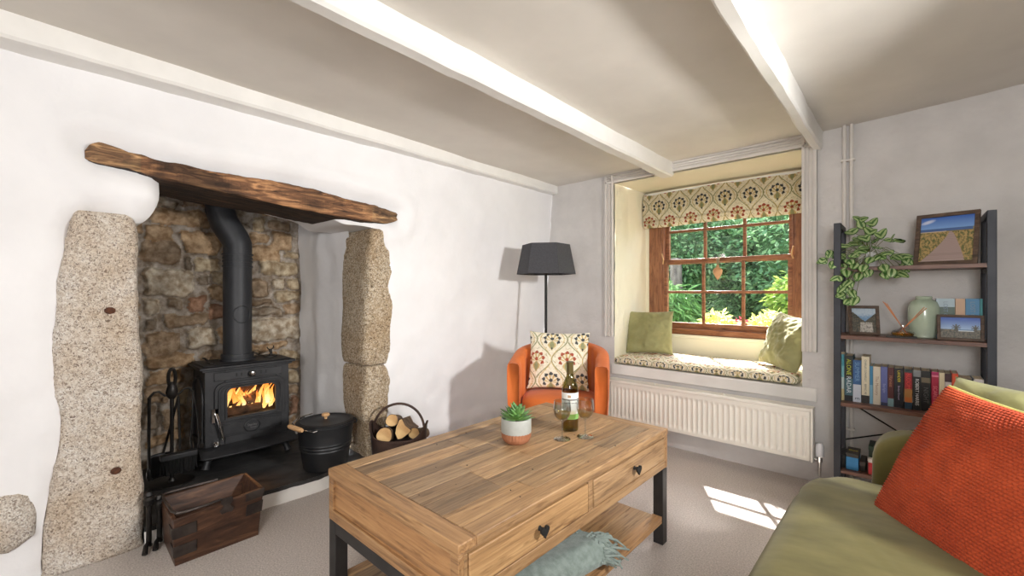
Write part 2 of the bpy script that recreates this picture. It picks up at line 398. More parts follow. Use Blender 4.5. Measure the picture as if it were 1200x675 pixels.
def fw(y, z, d):
    x = lean(z)+.014*fbm(y, z, 3.3, 1.6)+.007*fbm(y, z, 1.1, 5)
    R = .045 if z > 1.3 else .02
    if d < R: k = 1-d/R; x -= R*(1-math.sqrt(max(0, 1-k*k)))*.9
    dm = 0 if inside((y, z), mantel_poly) else poly_dist((y, z), mantel_poly)
    if dm < .045: k = 1-dm/.045; x -= .035*k*k
    elif dm < .14: k = (dm-.045)/.095; x += .020*math.sin(PI*k)
    if z < .2 and y > 1.6: k = min(1, (.2-z)/.025); x += .018*k
    # plaster shoulder over the left pillar stands a little proud
    if y < .42 and z > 1.4: x += .022*max(0, 1-(abs(z-1.53)/.2)**2)*min(1, max(0, (.42-y)/.05))*min(1, max(0, (y+.35)/.4))**2
    return Vector((x, y, z))
w = wall_with_hole(YN, YF, 0, ZC+.02, [hole], .035, fw, [[lambda y, z: Vector((lean(z)-.09, y, z)), lambda y, z: Vector((lean(z)-.50, y, z))]])
struct(w.build('wall_left', 'plaster', angle=60))

# inglenook recess: rubble back, plastered cheek, dark brown top
XB = -.95
SV = [(175, 245, 246, 267, 1), (167, 264, 204, 283, 1), (164, 282, 210, 311, 0), (212, 273, 259, 297, 1), (213, 300, 224, 318, 4), (226, 301, 260, 319, 2), (167, 316, 229, 348, 3), (232, 322, 244, 335, 4), (245, 319, 263, 334, 2),
      (241, 335, 263, 353, 1), (167, 351, 189, 368, 3), (194, 349, 218, 363, 4), (222, 348, 240, 367, 5), (242, 357, 263, 376, 5), (190, 367, 244, 382, 0), (167, 371, 183, 387, 4), (167, 388, 209, 419, 0), (215, 384, 256, 409, 3), (257, 383, 275, 405, 1), (168, 416, 231, 430, 1),
      (294, 255, 311, 273, 2), (313, 259, 340, 271, 0), (315, 272, 342, 294, 1), (290, 274, 314, 288, 1), (290, 289, 330, 308, 1), (332, 294, 350, 303, 2), (303, 306, 350, 323, 2), (292, 327, 315, 350, 0), (318, 325, 336, 341, 3), (337, 325, 352, 341, 2), (319, 342, 352, 355, 2), (290, 352, 317, 359, 0), (290, 360, 333, 370, 4), (333, 357, 352, 367, 0), (290, 371, 352, 400, 3), (290, 402, 336, 411, 1), (327, 411, 352, 422, 2),
      (333, 423, 350, 434, 1), (336, 435, 351, 451, 2), (334, 452, 351, 463, 0), (336, 465, 350, 486, 5), (334, 487, 349, 507, 1), (168, 432, 217, 451, 1), (168, 453, 199, 476, 0), (201, 453, 222, 476, 2), (168, 478, 187, 503, 4), (189, 478, 219, 504, 0), (168, 506, 219, 520, 1),
      (262, 273, 288, 300, 1), (262, 302, 289, 318, 0), (264, 336, 290, 352, 2), (264, 355, 289, 380, 0), (258, 383, 290, 400, 1), (233, 412, 290, 430, 0), (300, 413, 326, 430, 1), (225, 432, 330, 455, 0), (225, 457, 330, 480, 1), (225, 482, 330, 505, 0), (120, 245, 165, 275, 1), (120, 278, 162, 305, 2), (110, 310, 163, 345, 0), (115, 350, 163, 380, 1), (115, 385, 163, 425, 3), (120, 430, 163, 470, 2), (120, 475, 163, 520, 1),
      (175, 232, 205, 243, 3), (208, 233, 245, 243, 0), (300, 240, 340, 255, 1)]
PAL = [(168, 148, 124), (186, 160, 128), (190, 176, 150), (200, 190, 172), (150, 138, 122), (172, 136, 112)]
ny, nz = 230, 250
Y = np.linspace(-.12, 1.40, ny+1)[None, :].repeat(nz+1, 0); Z = np.linspace(.05, 1.80, nz+1)[:, None].repeat(ny+1, 1)
nw = np.zeros((nz+1, ny+1, 3))
for j in range(nz+1):
    for i in range(ny+1):
        a, b = Y[j, i], Z[j, i]
        nw[j, i] = (fbm(a, b, 0, 7, 3), fbm(a, b, 5, 7, 3), fbm(a, b, 9, 30, 4))
Yw_, Zw_ = Y+.022*nw[..., 0], Z+.022*nw[..., 1]
H = np.full(Y.shape, -.012)+.003*nw[..., 2]
C = np.array(lin((172, 164, 154)))[None, None, :].repeat(nz+1, 0).repeat(ny+1, 1)*(1+.12*nw[..., 2:3])
for (a0, b0, a1, b1, ci) in SV:
    p0 = atx(a0, b1, XB); p1 = atx(a1, b0, XB); q0 = atx(a0, b0, XB); q1 = atx(a1, b1, XB)
    y0, y1 = p0.y+.004, p1.y-.004; z0, z1 = (p0.z+q1.z)/2+.003, (q0.z+p1.z)/2-.003
    # perspective slant of the row, so stones follow their photographed course
    cy, cz, hy, hz = (y0+y1)/2, (z0+z1)/2, (y1-y0)/2, (z1-z0)/2
    r = .45*min(hy, hz); qx = np.abs(Yw_-cy)-hy+r; qz = np.abs(Zw_-cz)-hz+r
    sd = np.hypot(np.maximum(qx, 0), np.maximum(qz, 0))+np.minimum(np.maximum(qx, qz), 0)-r
    k = np.clip(-sd/.014, 0, 1); hh = -.012+(.03+random.uniform(-.008, .01))*np.sqrt(k)+.005*nw[..., 2]*k+random.uniform(-.08, .08)*(Yw_-cy)*k+random.uniform(-.1, .1)*(Zw_-cz)*k
    mk = (sd < 0) & (hh > H); H = np.where(mk, hh, H)
    base = np.array(lin(PAL[ci]))*random.uniform(.85, 1.12)
    C = np.where(mk[..., None], base[None, None]*(1+.35*nw[..., 0:1]), C)
mb = MB(); mb.v = [(XB+H[j, i], Y[j, i], Z[j, i]) for j in range(nz+1) for i in range(ny+1)]
for j in range(nz):
    for i in range(ny):
        a = j*(ny+1)+i; mb.f.append((a, a+1, a+ny+2, a+ny+1)); mb.c.append(tuple(np.clip(C[j, i], 0, 1)))
struct(mb.build('wall_recess', 'stone', angle=0))
def cheek(a, b):                      # plastered right cheek from pillar to rubble
    z = .03+1.70*b; x = -.34+(XB-.02+.34)*a; y = 1.375+(1.318-1.375)*a-.02*math.exp(-((a-.55)/.12)**2)+.012*fbm(x, z, 2, 3)-.03*max(0, z-1.35)*a
    return (x, y, z)
struct(MB().grid(30, 60, cheek).build('wall_recess_right', 'plaster'))
struct(MB().grid(20, 40, lambda a, b: (-.3+(XB-.02+.3)*a, -.06, .03+1.75*b)).build('wall_recess_left', 'plaster_rough'))
struct(MB().grid(10, 20, lambda a, b: (-.3+(XB-.05+.3)*a, -.12+1.6*b, 1.74)).build('trim_4', 'dark_tone'))

# far wall with window niche
NX0, NX1, NZ0, NZ1 = .608, 1.864, .53, 1.98
def ff(x, z, d): return Vector((x, YF+.006*fbm(x, z, 7, 3)+(.004*fbm(x, z, 2, 9) if x > 1.95 else 0), z))
nh = resample([(NX0, NZ0), (NX1, NZ0), (NX1, NZ1), (NX0, NZ1)], .1)
w = wall_with_hole(-.2, XR, 0, 2.15, [nh], .05, lambda x, z, d: Vector((x, YF if d < .02 else ff(x, z, d).y, z)), [[lambda x, z: Vector((x, YF+.02, z))]])
struct(w.build('wall_far', 'plaster_rough', angle=60))
YW = 3.67
mb = MB()
mb.grid(10, 20, lambda a, b: (NX0+.01*fbm(a, b, 0, 2), YF+(YW+.04-YF)*a, NZ0+(NZ1+.02-NZ0)*b))
mb.grid(10, 20, lambda a, b: (NX1, YF+(YW+.04-YF)*a, NZ0+(NZ1+.02-NZ0)*b))
mb.grid(20, 10, lambda a, b: (NX0+(NX1-NX0)*a, YF+(YW+.04-YF)*b, NZ1+.01*b))
mb.box((NX0-.02, YW-.02, .5), (NX1+.02, YW+.2, .765))
mb.box((NX0-.02, YW-.0, 1.95), (NX1+.02, YW+.2, 2.1))
mb.box((NX0-.1, YW-.0, .5), (NX0+.03, YW+.2, 2.1)); mb.box((NX1-.03, YW, .5), (NX1+.1, YW+.2, 2.1))
struct(mb.build('wall_niche', 'cream', smooth=False))
struct(cbox('trim_5', (NX0-.02, YF-.012, .47), (NX1+.075, YW-.02, .55), 'gloss', bevel=.006))
struct(cbox('trim_6', (NX0, YW-.035, .735), (NX1, YW+.01, .762), 'cream', bevel=.005))
# fluted architrave left, right and over the niche
def architrave(name, x0, x1, z0, z1, vert=True):
    mb = MB(); w_ = (x1-x0) if vert else (z1-z0)
    for a, b, d in ((0, 1, .012), (.0, .22, .024), (.34, .46, .02), (.56, .68, .02), (.80, 1, .026)):
        if vert: mb.box((x0+w_*a, YF-d, z0), (x0+w_*b, YF+.01, z1))
        else: mb.box((x0, YF-d, z0+w_*a), (x1, YF+.01, z0+w_*b))
    return struct(mb.build(name, 'trimgrey', bevel=.002))
architrave('trim_7', NX0-.075, NX0, .765, ZC)
architrave('trim_8', NX1, NX1+.075, .765, ZC+.01)
architrave('trim_9', NX0-.075, NX1+.075, NZ1, ZC+.005, False)
# skirting at the far wall
# ceiling beams
def beam(name, x0, x1, zb, zt, y0, y1, m='gloss', taper=0, flare=0, shift=0):
    mb = MB(); N = 60
    def sec(t, x0=x0, x1=x1):
        y = y0+(y1-y0)*t; x1 = x1-flare*max(0, y)/YF; x0 = x0-shift*max(0, y)/YF; j = .006*fbm(0, y, x0, 2); k = .005*fbm(3, y, x0, 2.5); tp = taper*t
        return [(x0+j, y, zt), (x0+j, y, zb+.01+k+tp), (x0+j+.01, y, zb+k+tp), (x1+k-.01, y, zb+j*.6+tp), (x1+k, y, zb+.01+j+tp), (x1+k, y, zt)]
    vs = [p for i in range(N+1) for p in sec(i/N)]; n = 6
    fs = [(i*n+k, i*n+(k+1) % n, (i+1)*n+(k+1) % n, (i+1)*n+k) for i in range(N) for k in range(n)]+[tuple(range(n)), tuple(reversed([N*n+k for k in range(n)]))]
    mb.add(vs, fs); return struct(mb.build(name, m))
beam('trim_1', -.12, .115, 1.965, 2.08, YN, YF, taper=.015, flare=.06)
beam('trim_2', 1.035, 1.095, 1.95, 2.08, YN, YF, taper=.0, flare=.012, shift=.04)
beam('trim_3', 1.915, 1.98, 1.95, 2.12, YN, YF, flare=.015)

# ------------------------------------------------------------------ WINDOW
win = struct(thing('window_1', 'x', 'x', (1.24, YW, .765))); del win['label']; del win['category']
mb = MB(); mb.box((.632, YW, .765), (.75, YW+.10, 1.97)); mb.box((1.735, YW, .765), (1.845, YW+.10, 1.97))
mb.box((.735, YW+.012, .82), (.765, YW+.09, 1.95)); mb.box((1.715, YW+.012, .82), (1.745, YW+.09, 1.95))
mb.build('frame', 'winwood', win, bevel=.004, world=True)
mb = MB(); mb.box((.632, YW-.01, .765), (1.845, YW+.12, .812)); mb.box((.632, YW+.0, 1.91), (1.845, YW+.1, 1.97)); mb.box((.75, YW+.02, .81), (1.735, YW+.1, .828))
mb.build('sill', 'winwoodx', win, bevel=.004, world=True)
def sash(name, y, z0, zm, z1, r0, r1):
    s0, s1 = .765, 1.715; g0, g1 = .794, 1.686
    mb = MB(); mb.box((s0, y, z0), (g0, y+.035, z1)); mb.box((g1, y, z0), (s1, y+.035, z1))
    mb.box((g0, y, z0), (g1, y+.035, z0+r0)); mb.box((g0, y, z1-r1), (g1, y+.035, z1))
    for k in (1, 2):
        x = g0+(g1-g0)*k/3; mb.box((x-.011, y+.004, z0), (x+.011, y+.031, z1))
    mb.box((g0, y+.005, zm-.011), (g1, y+.030, zm+.011))
    o = mb.build(name, 'winwoodx', win, bevel=.003, world=True)
    cbox('pane', (g0, y+.016, z0+r0), (g1, y+.019, z1-r1), 'pane', o, bevel=0)
    return o
sash('lower_sash', YW+.018, .828, 1.118, 1.395, .034, .034)
sash('upper_sash', YW+.058, 1.355, 1.637, 1.91, .034, .03)
for x, s in ((.757, 1), (1.722, -1)):
    MB().tube([(x, YW+.01, 1.36), (x+.01*s, YW+.0, 1.395), (x-.004*s, YW-.002, 1.45)], .006).build('sash_horn', 'lightwood', win, world=True)
mb = MB(); mb.lathe([(.014, 0), (.014, .012), (.007, .016), (.007, .03)], (1.24, YW+.035, 1.395)); mb.box((1.215, YW+.02, 1.41), (1.262, YW+.03, 1.418))
mb.build('sash_lock', 'chrome', win, world=True)

# ------------------------------------------------------------------ textile pattern
CREAM, OLIVE, DARK, RED, GOLD, GREEN = [lin(c) for c in ((236, 228, 206), (168, 158, 122), (70, 74, 76), (166, 84, 60), (206, 182, 124), (150, 150, 110))]
def pattern(x, y, P=.175, Q=.26):
    u = x/P; v = y/Q; best = CREAM; S = P/.175
    # fine scrollwork ground
    q = math.sin(u*2*PI*2+2.2*math.sin(v*2*PI*2)); q2 = math.sin(v*2*PI*3+2.0*math.sin(u*2*PI*2+1))
    if abs(q) < .13 and math.sin(v*44) > -.3: best = OLIVE
    elif abs(q2) < .12 and math.sin(u*40) > .1: best = GOLD
    # ogee lattice
    for s in (1, -1):
        cc = (u+s*(.25+.25*math.cos(2*PI*v))) % 1.0; cc = min(cc, 1-cc)
        if cc < .045: best = CREAM
        if cc < .024: best = GREEN
        cc2 = (u+s*(.25+.25*math.cos(2*PI*v))*.78) % 1.0
        if min(cc2, 1-cc2) < .014: best = GOLD
    for ox, oy, kc in ((0.0, .0, DARK), (.5, .5, RED)):
        a = ((u-ox+.5) % 1-.5)*P/S; b = ((v-oy+.5) % 1-.5)*Q/S
        r = math.hypot(a, (b-.004)*.9)
        if r < .054 and b > -.022: best = CREAM
        if -.070 < b <= -.005:                       # stem opening out into leaves
            w = .004+.020*math.sin(PI*(b+.070)/.065)**2
            if abs(a) < w: best = GOLD if abs(a) > w*.55 else GREEN
            elif abs(a) < w+.003: best = CREAM
        if b > -.012 and r < .034:
            th = math.atan2(b+.012, a)
            best = GOLD if math.sin(th*12) > -.1 else CREAM
            if r < .010: best = kc
        for k in range(7):
            t = PI*(-.16+1.32*k/6); px, py = .040*math.cos(t), .040*math.sin(t)+.002
            # each petal is a small trefoil
            for dx, dy in ((0, 0), (-.006*math.sin(t), .006*math.cos(t)), (.006*math.sin(t), -.006*math.cos(t)), (.006*math.cos(t), .006*math.sin(t))):
                if math.hypot(a-px-dx, b-py-dy) < .0062: best = kc
        a2 = ((u-ox) % 1-.5)*P/S; b2 = ((v-oy-.27+.5) % 1-.5)*Q/S
        if math.hypot(a2, b2) < .006: best = RED if kc == DARK else DARK
    return best

# ------------------------------------------------------------------ ROMAN BLIND
bl = thing('roman_blind', 'cream roman blind with red and dark floral pattern drawn up over the window', 'blind', (1.235, 3.6, 1.67))
bx0, bx1 = .624, 1.852
def blind(a, b, z0, z1, yb, bulge):
    x = bx0+(bx1-bx0)*a; z = z0+(z1-z0)*b
    return (x, yb-bulge*math.sin(PI*b)**.7-.004*math.sin(a*23+b*3), z-.004*math.sin(a*PI*3))
for nm, z0, z1, yb, bg, off in (('upper_panel', 1.735, 1.955, 3.585, .012, .02), ('lower_fold', 1.672, 1.748, 3.605, .028, .11)):
    mb = MB(); mb.grid(330, 60 if nm[0] == 'u' else 24, lambda a, b: blind(a, b, z0, z1, yb, bg), cfn=lambda a, b: pattern((bx1-bx0)*a+.03, z0+(z1-z0)*b-1.585))
    mb.build(nm, 'blind_fabric', bl, world=True, solid=.003)
cbox('head_rail', (bx0+.01, 3.585, 1.945), (bx1-.01, 3.64, 1.965), 'gloss', bl)

# ------------------------------------------------------------------ WINDOW SEAT + CUSHIONS
def seat(a, b):                           # closed rounded slab cross-section swept along x
    x = .618+(1.842-.618)*a; t = b*2*PI; n = 5
    c, s = math.cos(t), math.sin(t)
    yy = 3.36+.262*abs(c)**(2/n)*(1 if c > 0 else -1); zz = .584+.033*abs(s)**(2/n)*(1 if s > 0 else -1)
    e = min(1, min(a, 1-a)/.02)**.4
    zz = .584+(zz-.584)*(.5+.5*e)+.004*math.sin(a*9)*(1 if s > 0 else 0)
    return (x, yy, zz)
def seat_c(a, b):
    p = seat(a, b)
    return pattern(p[0]*1.0+.05, p[1]*.9+(p[2]-.584)*1.5-2.788, .13, .19)
mb = MB(); mb.grid(300, 170, seat, cfn=seat_c)
n0 = len(mb.v); ring = [seat(0, k/170) for k in range(170)]; mb.add(ring, [tuple(range(170))], CREAM); ring = [seat(1, k/170) for k in range(170)]; mb.add(ring, [tuple(reversed(range(170)))], CREAM)
tag(mb.build('seat_cushion', 'fabric', angle=60), 'long thin patterned seat pad lying on the window seat', 'cushion')

def pillow_mb(w, h, t, n=44, wr=.004, seed=0, cfn=None, back=None, ears=.06, knit=0):
    mb = MB()
    def surf(sg):
        def f(a, b):
            u, v = a*2-1, b*2-1
            k = (max(0, 1-u*u)*max(0, 1-v*v))**.42
            px = u*w/2*(1-ears*(1-v*v)*abs(u)**3*0-.0)*(1-ears*(1-abs(v)**2.5)*abs(u)**4)
            pz = v*h/2*(1-ears*(1-abs(u)**2.5)*abs(v)**4)
            y = sg*(t/2*k+wr*k**.3*fbm(u+seed, v, sg, 1.7, 4)*1.5)
            return (px, y, pz)
        return f
    mb.grid(n, n, surf(-1), cfn=cfn); mb.grid(n, n, surf(1), cfn=back or cfn)
    return mb
def place_pillow(name, mb, m, loc, rx, ry, rz, piping=None):
    mt = Matrix.Translation(loc) @ Matrix.Rotation(rz, 4, 'Z') @ Matrix.Rotation(rx, 4, 'X') @ Matrix.Rotation(ry, 4, 'Y')
    mb.v = [tuple(mt @ Vector(v)) for v in mb.v]
    return mb.build(name, m, angle=0)
tag(place_pillow('scatter_cushion', pillow_mb(.37, .36, .13, wr=.010, seed=3), 'cush_green', (.765, 3.40, .79), math.radians(-18), math.radians(-1), math.radians(16)), 'sage green velvet cushion at the left end of the window seat', 'cushion')
tag(place_pillow('scatter_cushion', pillow_mb(.36, .37, .14, wr=.013, seed=8), 'cush_green', (1.745, 3.33, .79), math.radians(-20), math.radians(7), math.radians(-42)), 'creased sage green cushion at the right end of the window seat', 'cushion')

# heart hanging from the sash
ht = thing('hanging_ornament', 'carved wooden heart hanging on a cord from the window sash', 'ornament', (1.24, YW-.03, 1.28))
c = aty(841, 319, YW-.03); cx, cz = c.x, c.z
prof = [(r_*1.25, z_*1.15) for r_, z_ in [(.0, -.052), (.006, -.047), (.016, -.03), (.026, -.008), (.029, .008), (.026, .02), (.017, .029), (.010, .032), (.009, .044), (.004, .05)]]
MB().lathe(prof, (cx, YW-.03, cz), 24, sy=.55).build('heart', 'heartwood', ht, world=True)
MB().tube([(cx, YW-.03, cz+.048), (cx-.008, YW-.02, cz+.1), (cx-.004, YW+.012, cz+.125), (cx+.006, YW-.02, cz+.1), (cx+.002, YW-.03, cz+.05)], .0045).build('cord', 'ribbon', ht, world=True)

# ------------------------------------------------------------------ RADIATOR
rad = thing('radiator', 'long low cream panel radiator beneath the window seat', 'radiator', (1.28, 3.03, .145))
rx0, rx1, rz0, rz1, ry = .62, 1.93, .148, .452, 3.0
def ribs(a, b):
    x = rx0+.015+(rx1-rx0-.03)*a; z = rz0+(rz1-rz0-.012)*b
    ph = (a*39) % 1; d = max(0, math.sin(PI*ph))**.45
    e = min(1, max(0, min(b-.07, .86-b)/.06)); e = e*min(1, max(0, min(a-.012, .988-a)/.004))
    return (x, ry+.010*d*e*1.0-.0, z)
MB().grid(468, 30, ribs).build('panel', 'radiator', rad, world=True, angle=0)
cbox('back_panel', (rx0+.01, ry+.014, rz0), (rx1-.01, ry+.062, rz1-.02), 'radiator', rad)
mb = MB(); mb.box((rx0, ry-.008, rz1-.022), (rx1, ry+.0, rz1)); mb.box((rx0, ry-.008, rz1-.006), (rx1, ry+.072, rz1))
mb.build('top_cover', 'radiator', rad, bevel=.004, world=True)
for x in (rx0-.004, rx1-.008): cbox('side_cover', (x, ry-.01, rz0-.004), (x+.012, ry+.07, rz1), 'radiator', rad)
for x in (.98, 1.45): MB().lathe([(.008, 0), (.008, .008), (.004, .01)], (x, ry+.015, rz1-.002), 14).build('top_clip', 'radiator', rad, world=True)
v = aty(957, 527, 3.03)
mb = MB(); mb.lathe([(.019, 0), (.021, .01), (.021, .05), (.018, .07), (.012, .076)], (v.x+.015, 3.03, v.z-.035), 18)
val = mb.build('thermostatic_valve', 'plastic', rad, world=True)
mb = MB(); mb.tube([(rx1, 3.03, v.z-.055), (v.x+.015, 3.03, v.z-.055)], .010); mb.lathe([(.013, 0), (.013, .03)], (v.x+.015, 3.03, v.z-.066), 16); mb.tube([(v.x+.015, 3.03, v.z-.06), (v.x+.015, 3.03, .0)], .007)
mb.build('valve_body', 'chrome', val)if False else mb.build('valve_body', 'chrome', rad, world=True)

# heating pipes
for (px, nm) in ((2.068, 'heating pipe rising to the ceiling, left of the painted pair'), (2.100, 'heating pipe rising to the ceiling, right of the painted pair')):
    pt = thing('heating_pipe', 'grey painted '+nm, 'pipe', (px, YF-.018, 0), group='painted heating pipes')
    MB().tube([(px, YF-.02, 0), (px, YF-.018, 1), (px, YF-.02, 2.07)], .0095, 12).build('pipe', 'trimgrey', pt, world=True)
    for z in (1.86, .35):
        mb = MB(); mb.box((px-.016, YF-.03, z-.006), (px+.016, YF-.004, z+.006)); mb.build('clip', 'trimgrey', pt, bevel=.002, world=True)

# ------------------------------------------------------------------ GRANITE PILLARS, STONE, MANTEL, HEARTH
def pillar(z_edges, x_back, proud, name, m, parent=None, corner=.035, seed=0, amp=.008):
    """z_edges: [(z, y_left, y_right)] bottom to top"""
    mb = MB(); zs = [e[0] for e in z_edges]; N = max(30, int((zs[-1]-zs[0])/.012)); K = 96
    rings = []
    for i in range(N+1):
        z = zs[0]+(zs[-1]-zs[0])*i/N
        yl = np.interp(z, zs, [e[1] for e in z_edges]); yr = np.interp(z, zs, [e[2] for e in z_edges])
        xf = lean(z)+proud; cy = (yl+yr)/2; hy = (yr-yl)/2; cx = (xf+x_back)/2; hx = (xf-x_back)/2
        tt = min(1, (zs[-1]-z)/.05); cap = math.sqrt(max(0, 1-(1-tt)**2))*.12+.88
        tb = 1
        for k in range(K):
            t = 2*PI*k/K; c_, s_ = math.cos(t), math.sin(t); n = 6
            x = cx+hx*cap*abs(c_)**(2/n)*(1 if c_ > 0 else -1); y = cy+hy*(.7+.3*cap)*abs(s_)**(2/n)*(1 if s_ > 0 else -1)
            d = amp*(1.1*fbm(x+seed, y, z, 3, 2)+.28*fbm(x, y+seed, z, 26, 5)); rings.append((x+d*c_*1.3, y+d*s_*1.3, z))
    fs = [(i*K+k, i*K+(k+1) % K, (i+1)*K+(k+1) % K, (i+1)*K+k) for i in range(N) for k in range(K)]+[tuple(reversed(range(K))), tuple(N*K+k for k in range(K))]
    mb.add(rings, fs); return mb.build(name, m, parent, world=True, angle=0)
def pz(l, r): a = onwall(*l); b = onwall(*r); return ((a.z+b.z)/2, a.y, b.y)
pg = thing('granite_pillar', 'tall broad pale granite upright at the left of the fireplace', 'pillar', (-.15, .17, 0))
ed = [pz((42, 700), (168, 700)), pz((47, 660), (168, 650)), pz((48, 610), (167, 600)), pz((57, 567), (167, 560)), pz((67, 522), (167, 520)), pz((69, 490), (168, 480)), pz((63, 453), (168, 450)), pz((61, 400), (168, 400)), pz((65, 330), (167, 335)), pz((74, 290), (165, 300)), pz((80, 262), (164, 276)), pz((86, 240), (158, 258))]
ed[0] = (0.0, ed[0][1], ed[0][2])
ed = [e for e in ed if e[0] >= 0]; ed.sort()
pillar(ed, -.36, .02, 'upright', 'granite_pale', pg)
# drilled rusty hole marks
for (u, v_) in ((129, 364), (136, 552)):
    p = onwall(u, v_, .026); mb = MB(); mt = Matrix.Translation(p) @ Matrix.Rotation(PI/2, 4, 'Y')
    mb.lathe([(.020, -.02), (.018, .0), (.010, .002), (0, .001)], (0, 0, 0), 9, mtx=mt, sx=.8, caps=False); mb.build('drill_hole', mat('rust', (96, 56, 34), (66, 40, 28), ns=60, rough=.9), pg, world=True)
pg = thing('granite_pillar', 'narrow brown granite upright of two stacked stones at the right of the fireplace', 'pillar', (-.2, 1.46, 0))
pillar([(.06, 1.40, 1.50), (.2, 1.385, 1.52), (.35, 1.37, 1.555), (.55, 1.362, 1.56), (.64, 1.362, 1.545), (.66, 1.37, 1.53)], -.42, .008, 'stone', 'granite_brown', pg, seed=4)
pillar([(.668, 1.365, 1.53), (.70, 1.355, 1.54), (1.0, 1.352, 1.55), (1.3, 1.36, 1.545), (1.46, 1.368, 1.545), (1.505, 1.375, 1.53)], -.42, .008, 'stone', 'granite_brown', pg, seed=9)
# small granite block low on the left
mb = MB(); mb.lathe([(.0, -.11), (.10, -.105), (.135, -.07), (.14, 0), (.132, .07), (.1, .1), (0, .105)], (0, 0, 0), 40)
P_ = []
c = onwall(6, 610)
for vx, vy, vz in mb.v:
    d = 1+.18*fbm(vx, vy, vz, 8, 4); P_.append((c.x-.03+vx*.62*d, c.y-.075+vy*1.05*d, c.z+vz*1.0*d))
mb.v = P_; tag(mb.build('granite_block', 'granite_pale', angle=0), 'small grey granite boulder set low in the wall left of the tall pale pillar', 'stone')

mt_ = thing('mantel_beam', 'long weathered dark oak lintel beam spanning the fireplace', 'beam', (-.15, .83, 1.5))
top = [(100, 171), (106, 166), (118, 167), (150, 177), (200, 191), (250, 200), (300, 208), (340, 214), (380, 224), (430, 237), (455, 245), (467, 249)]
bot = [(99, 184), (106, 188), (118, 191), (150, 197), (190, 211), (250, 224), (300, 234), (340, 242), (380, 251), (430, 259), (455, 261), (467, 259)]
def w2(u, v, x):
    p = atx(u, v, x); return p
tp = [w2(u, v, -.005) for u, v in top]; bt = [w2(u, v, -.005) for u, v in bot]
mb = MB(); N = 110; K = 44; vs = []; cl = []
ys = [p.y for p in tp]; yb_ = [p.y for p in bt]
for i in range(N+1):
    y = ys[0]+(ys[-1]-ys[0])*i/N; zt = np.interp(y, ys, [p.z for p in tp]); zb = np.interp(y, yb_, [p.z for p in bt])
    tt = min(1, min(i, N-i)/4+.25); deep = .40*min(1, max(.18, (y-.25)/.12))*min(1, max(.15, (1.52-y)/.14))
    cz_, hz_ = (zt+zb)/2, (zt-zb)/2
    for k in range(K):
        t = 2*PI*k/K; c_, s_ = math.cos(t), math.sin(t); n = 14
        x = -.005-deep/2+deep/2*abs(c_)**(2/n)*(1 if c_ > 0 else -1)*tt**.3; z = cz_+hz_*abs(s_)**(2/n)*(1 if s_ > 0 else -1)*tt**.2
        d = .010*fbm(x, y*.35, z, 9, 4)+.006*fbm(x, y*.4, z, 30, 3)
        crack = .012*max(0, 1-abs(z-cz_-.3*hz_-.02*fbm(0, y, 0, 3))/.006) if c_ > .5 else 0
        vs.append((x+d-crack, y, z+.6*d))
fs = []
for i in range(N):
    for k in range(K):
        fs.append((i*K+k, (i+1)*K+k, (i+1)*K+(k+1) % K, i*K+(k+1) % K)); v0 = vs[i*K+k]
mb.add(vs, fs); mb.c = []
for f in mb.f:
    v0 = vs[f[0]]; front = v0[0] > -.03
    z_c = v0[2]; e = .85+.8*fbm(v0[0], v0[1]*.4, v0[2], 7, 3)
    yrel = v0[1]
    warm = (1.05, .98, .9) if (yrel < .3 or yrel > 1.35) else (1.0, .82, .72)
    dark_tone = .16 if not front else max(.3, min(1, e))      # every face behind the front is coloured far darker
    if front and yrel < .3: dark_tone = max(dark_tone, .95)
    mb.c.append(tuple(min(1, dark_tone*w) for w in warm))
mb.add([vs[k] for k in range(K)], [tuple(range(K))], (.9, .8, .7)); mb.add([vs[N*K+k] for k in range(K)], [tuple(reversed(range(K)))], (.9, .8, .7))
mb.build('beam_timber', 'mantel', mt_, world=True, angle=0)

he = thing('slate_hearth', 'dark slate hearth slab with a white painted front edge', 'hearth', (-.55, .7, 0))
HE = -.15
HY_0 = .33
def hedge(y): return HE+.012*fbm(0, y, 0, 5)+.03*math.exp(-((y-.95)/.25)**2)-.03*max(0, y-1.1)/.3
mb = MB()
mb.grid(60, 60, lambda a, b: ((XB-.03)+(hedge(HY_0+(1.46-HY_0)*b)-XB+.03)*a, HY_0+(1.46-HY_0)*b, .085+.006*fbm(a, b, 0, 4)+(.003 if int(a*2.2) % 2 else 0)))
mb.grid(4, 60, lambda a, b: (hedge(HY_0+(1.46-HY_0)*b)+.001, HY_0+(1.46-HY_0)*b, .085+.006*fbm(1, b, 0, 4)-.022*a))
mb.build('slate_slab', 'slate', he, world=True)
MB().grid(4, 70, lambda a, b: (hedge(HY_0+(1.46-HY_0)*b)-.004+.02*a, HY_0+(1.46-HY_0)*b, .066*(1-a)-.002)).build('painted_step', 'gloss', he, world=True)

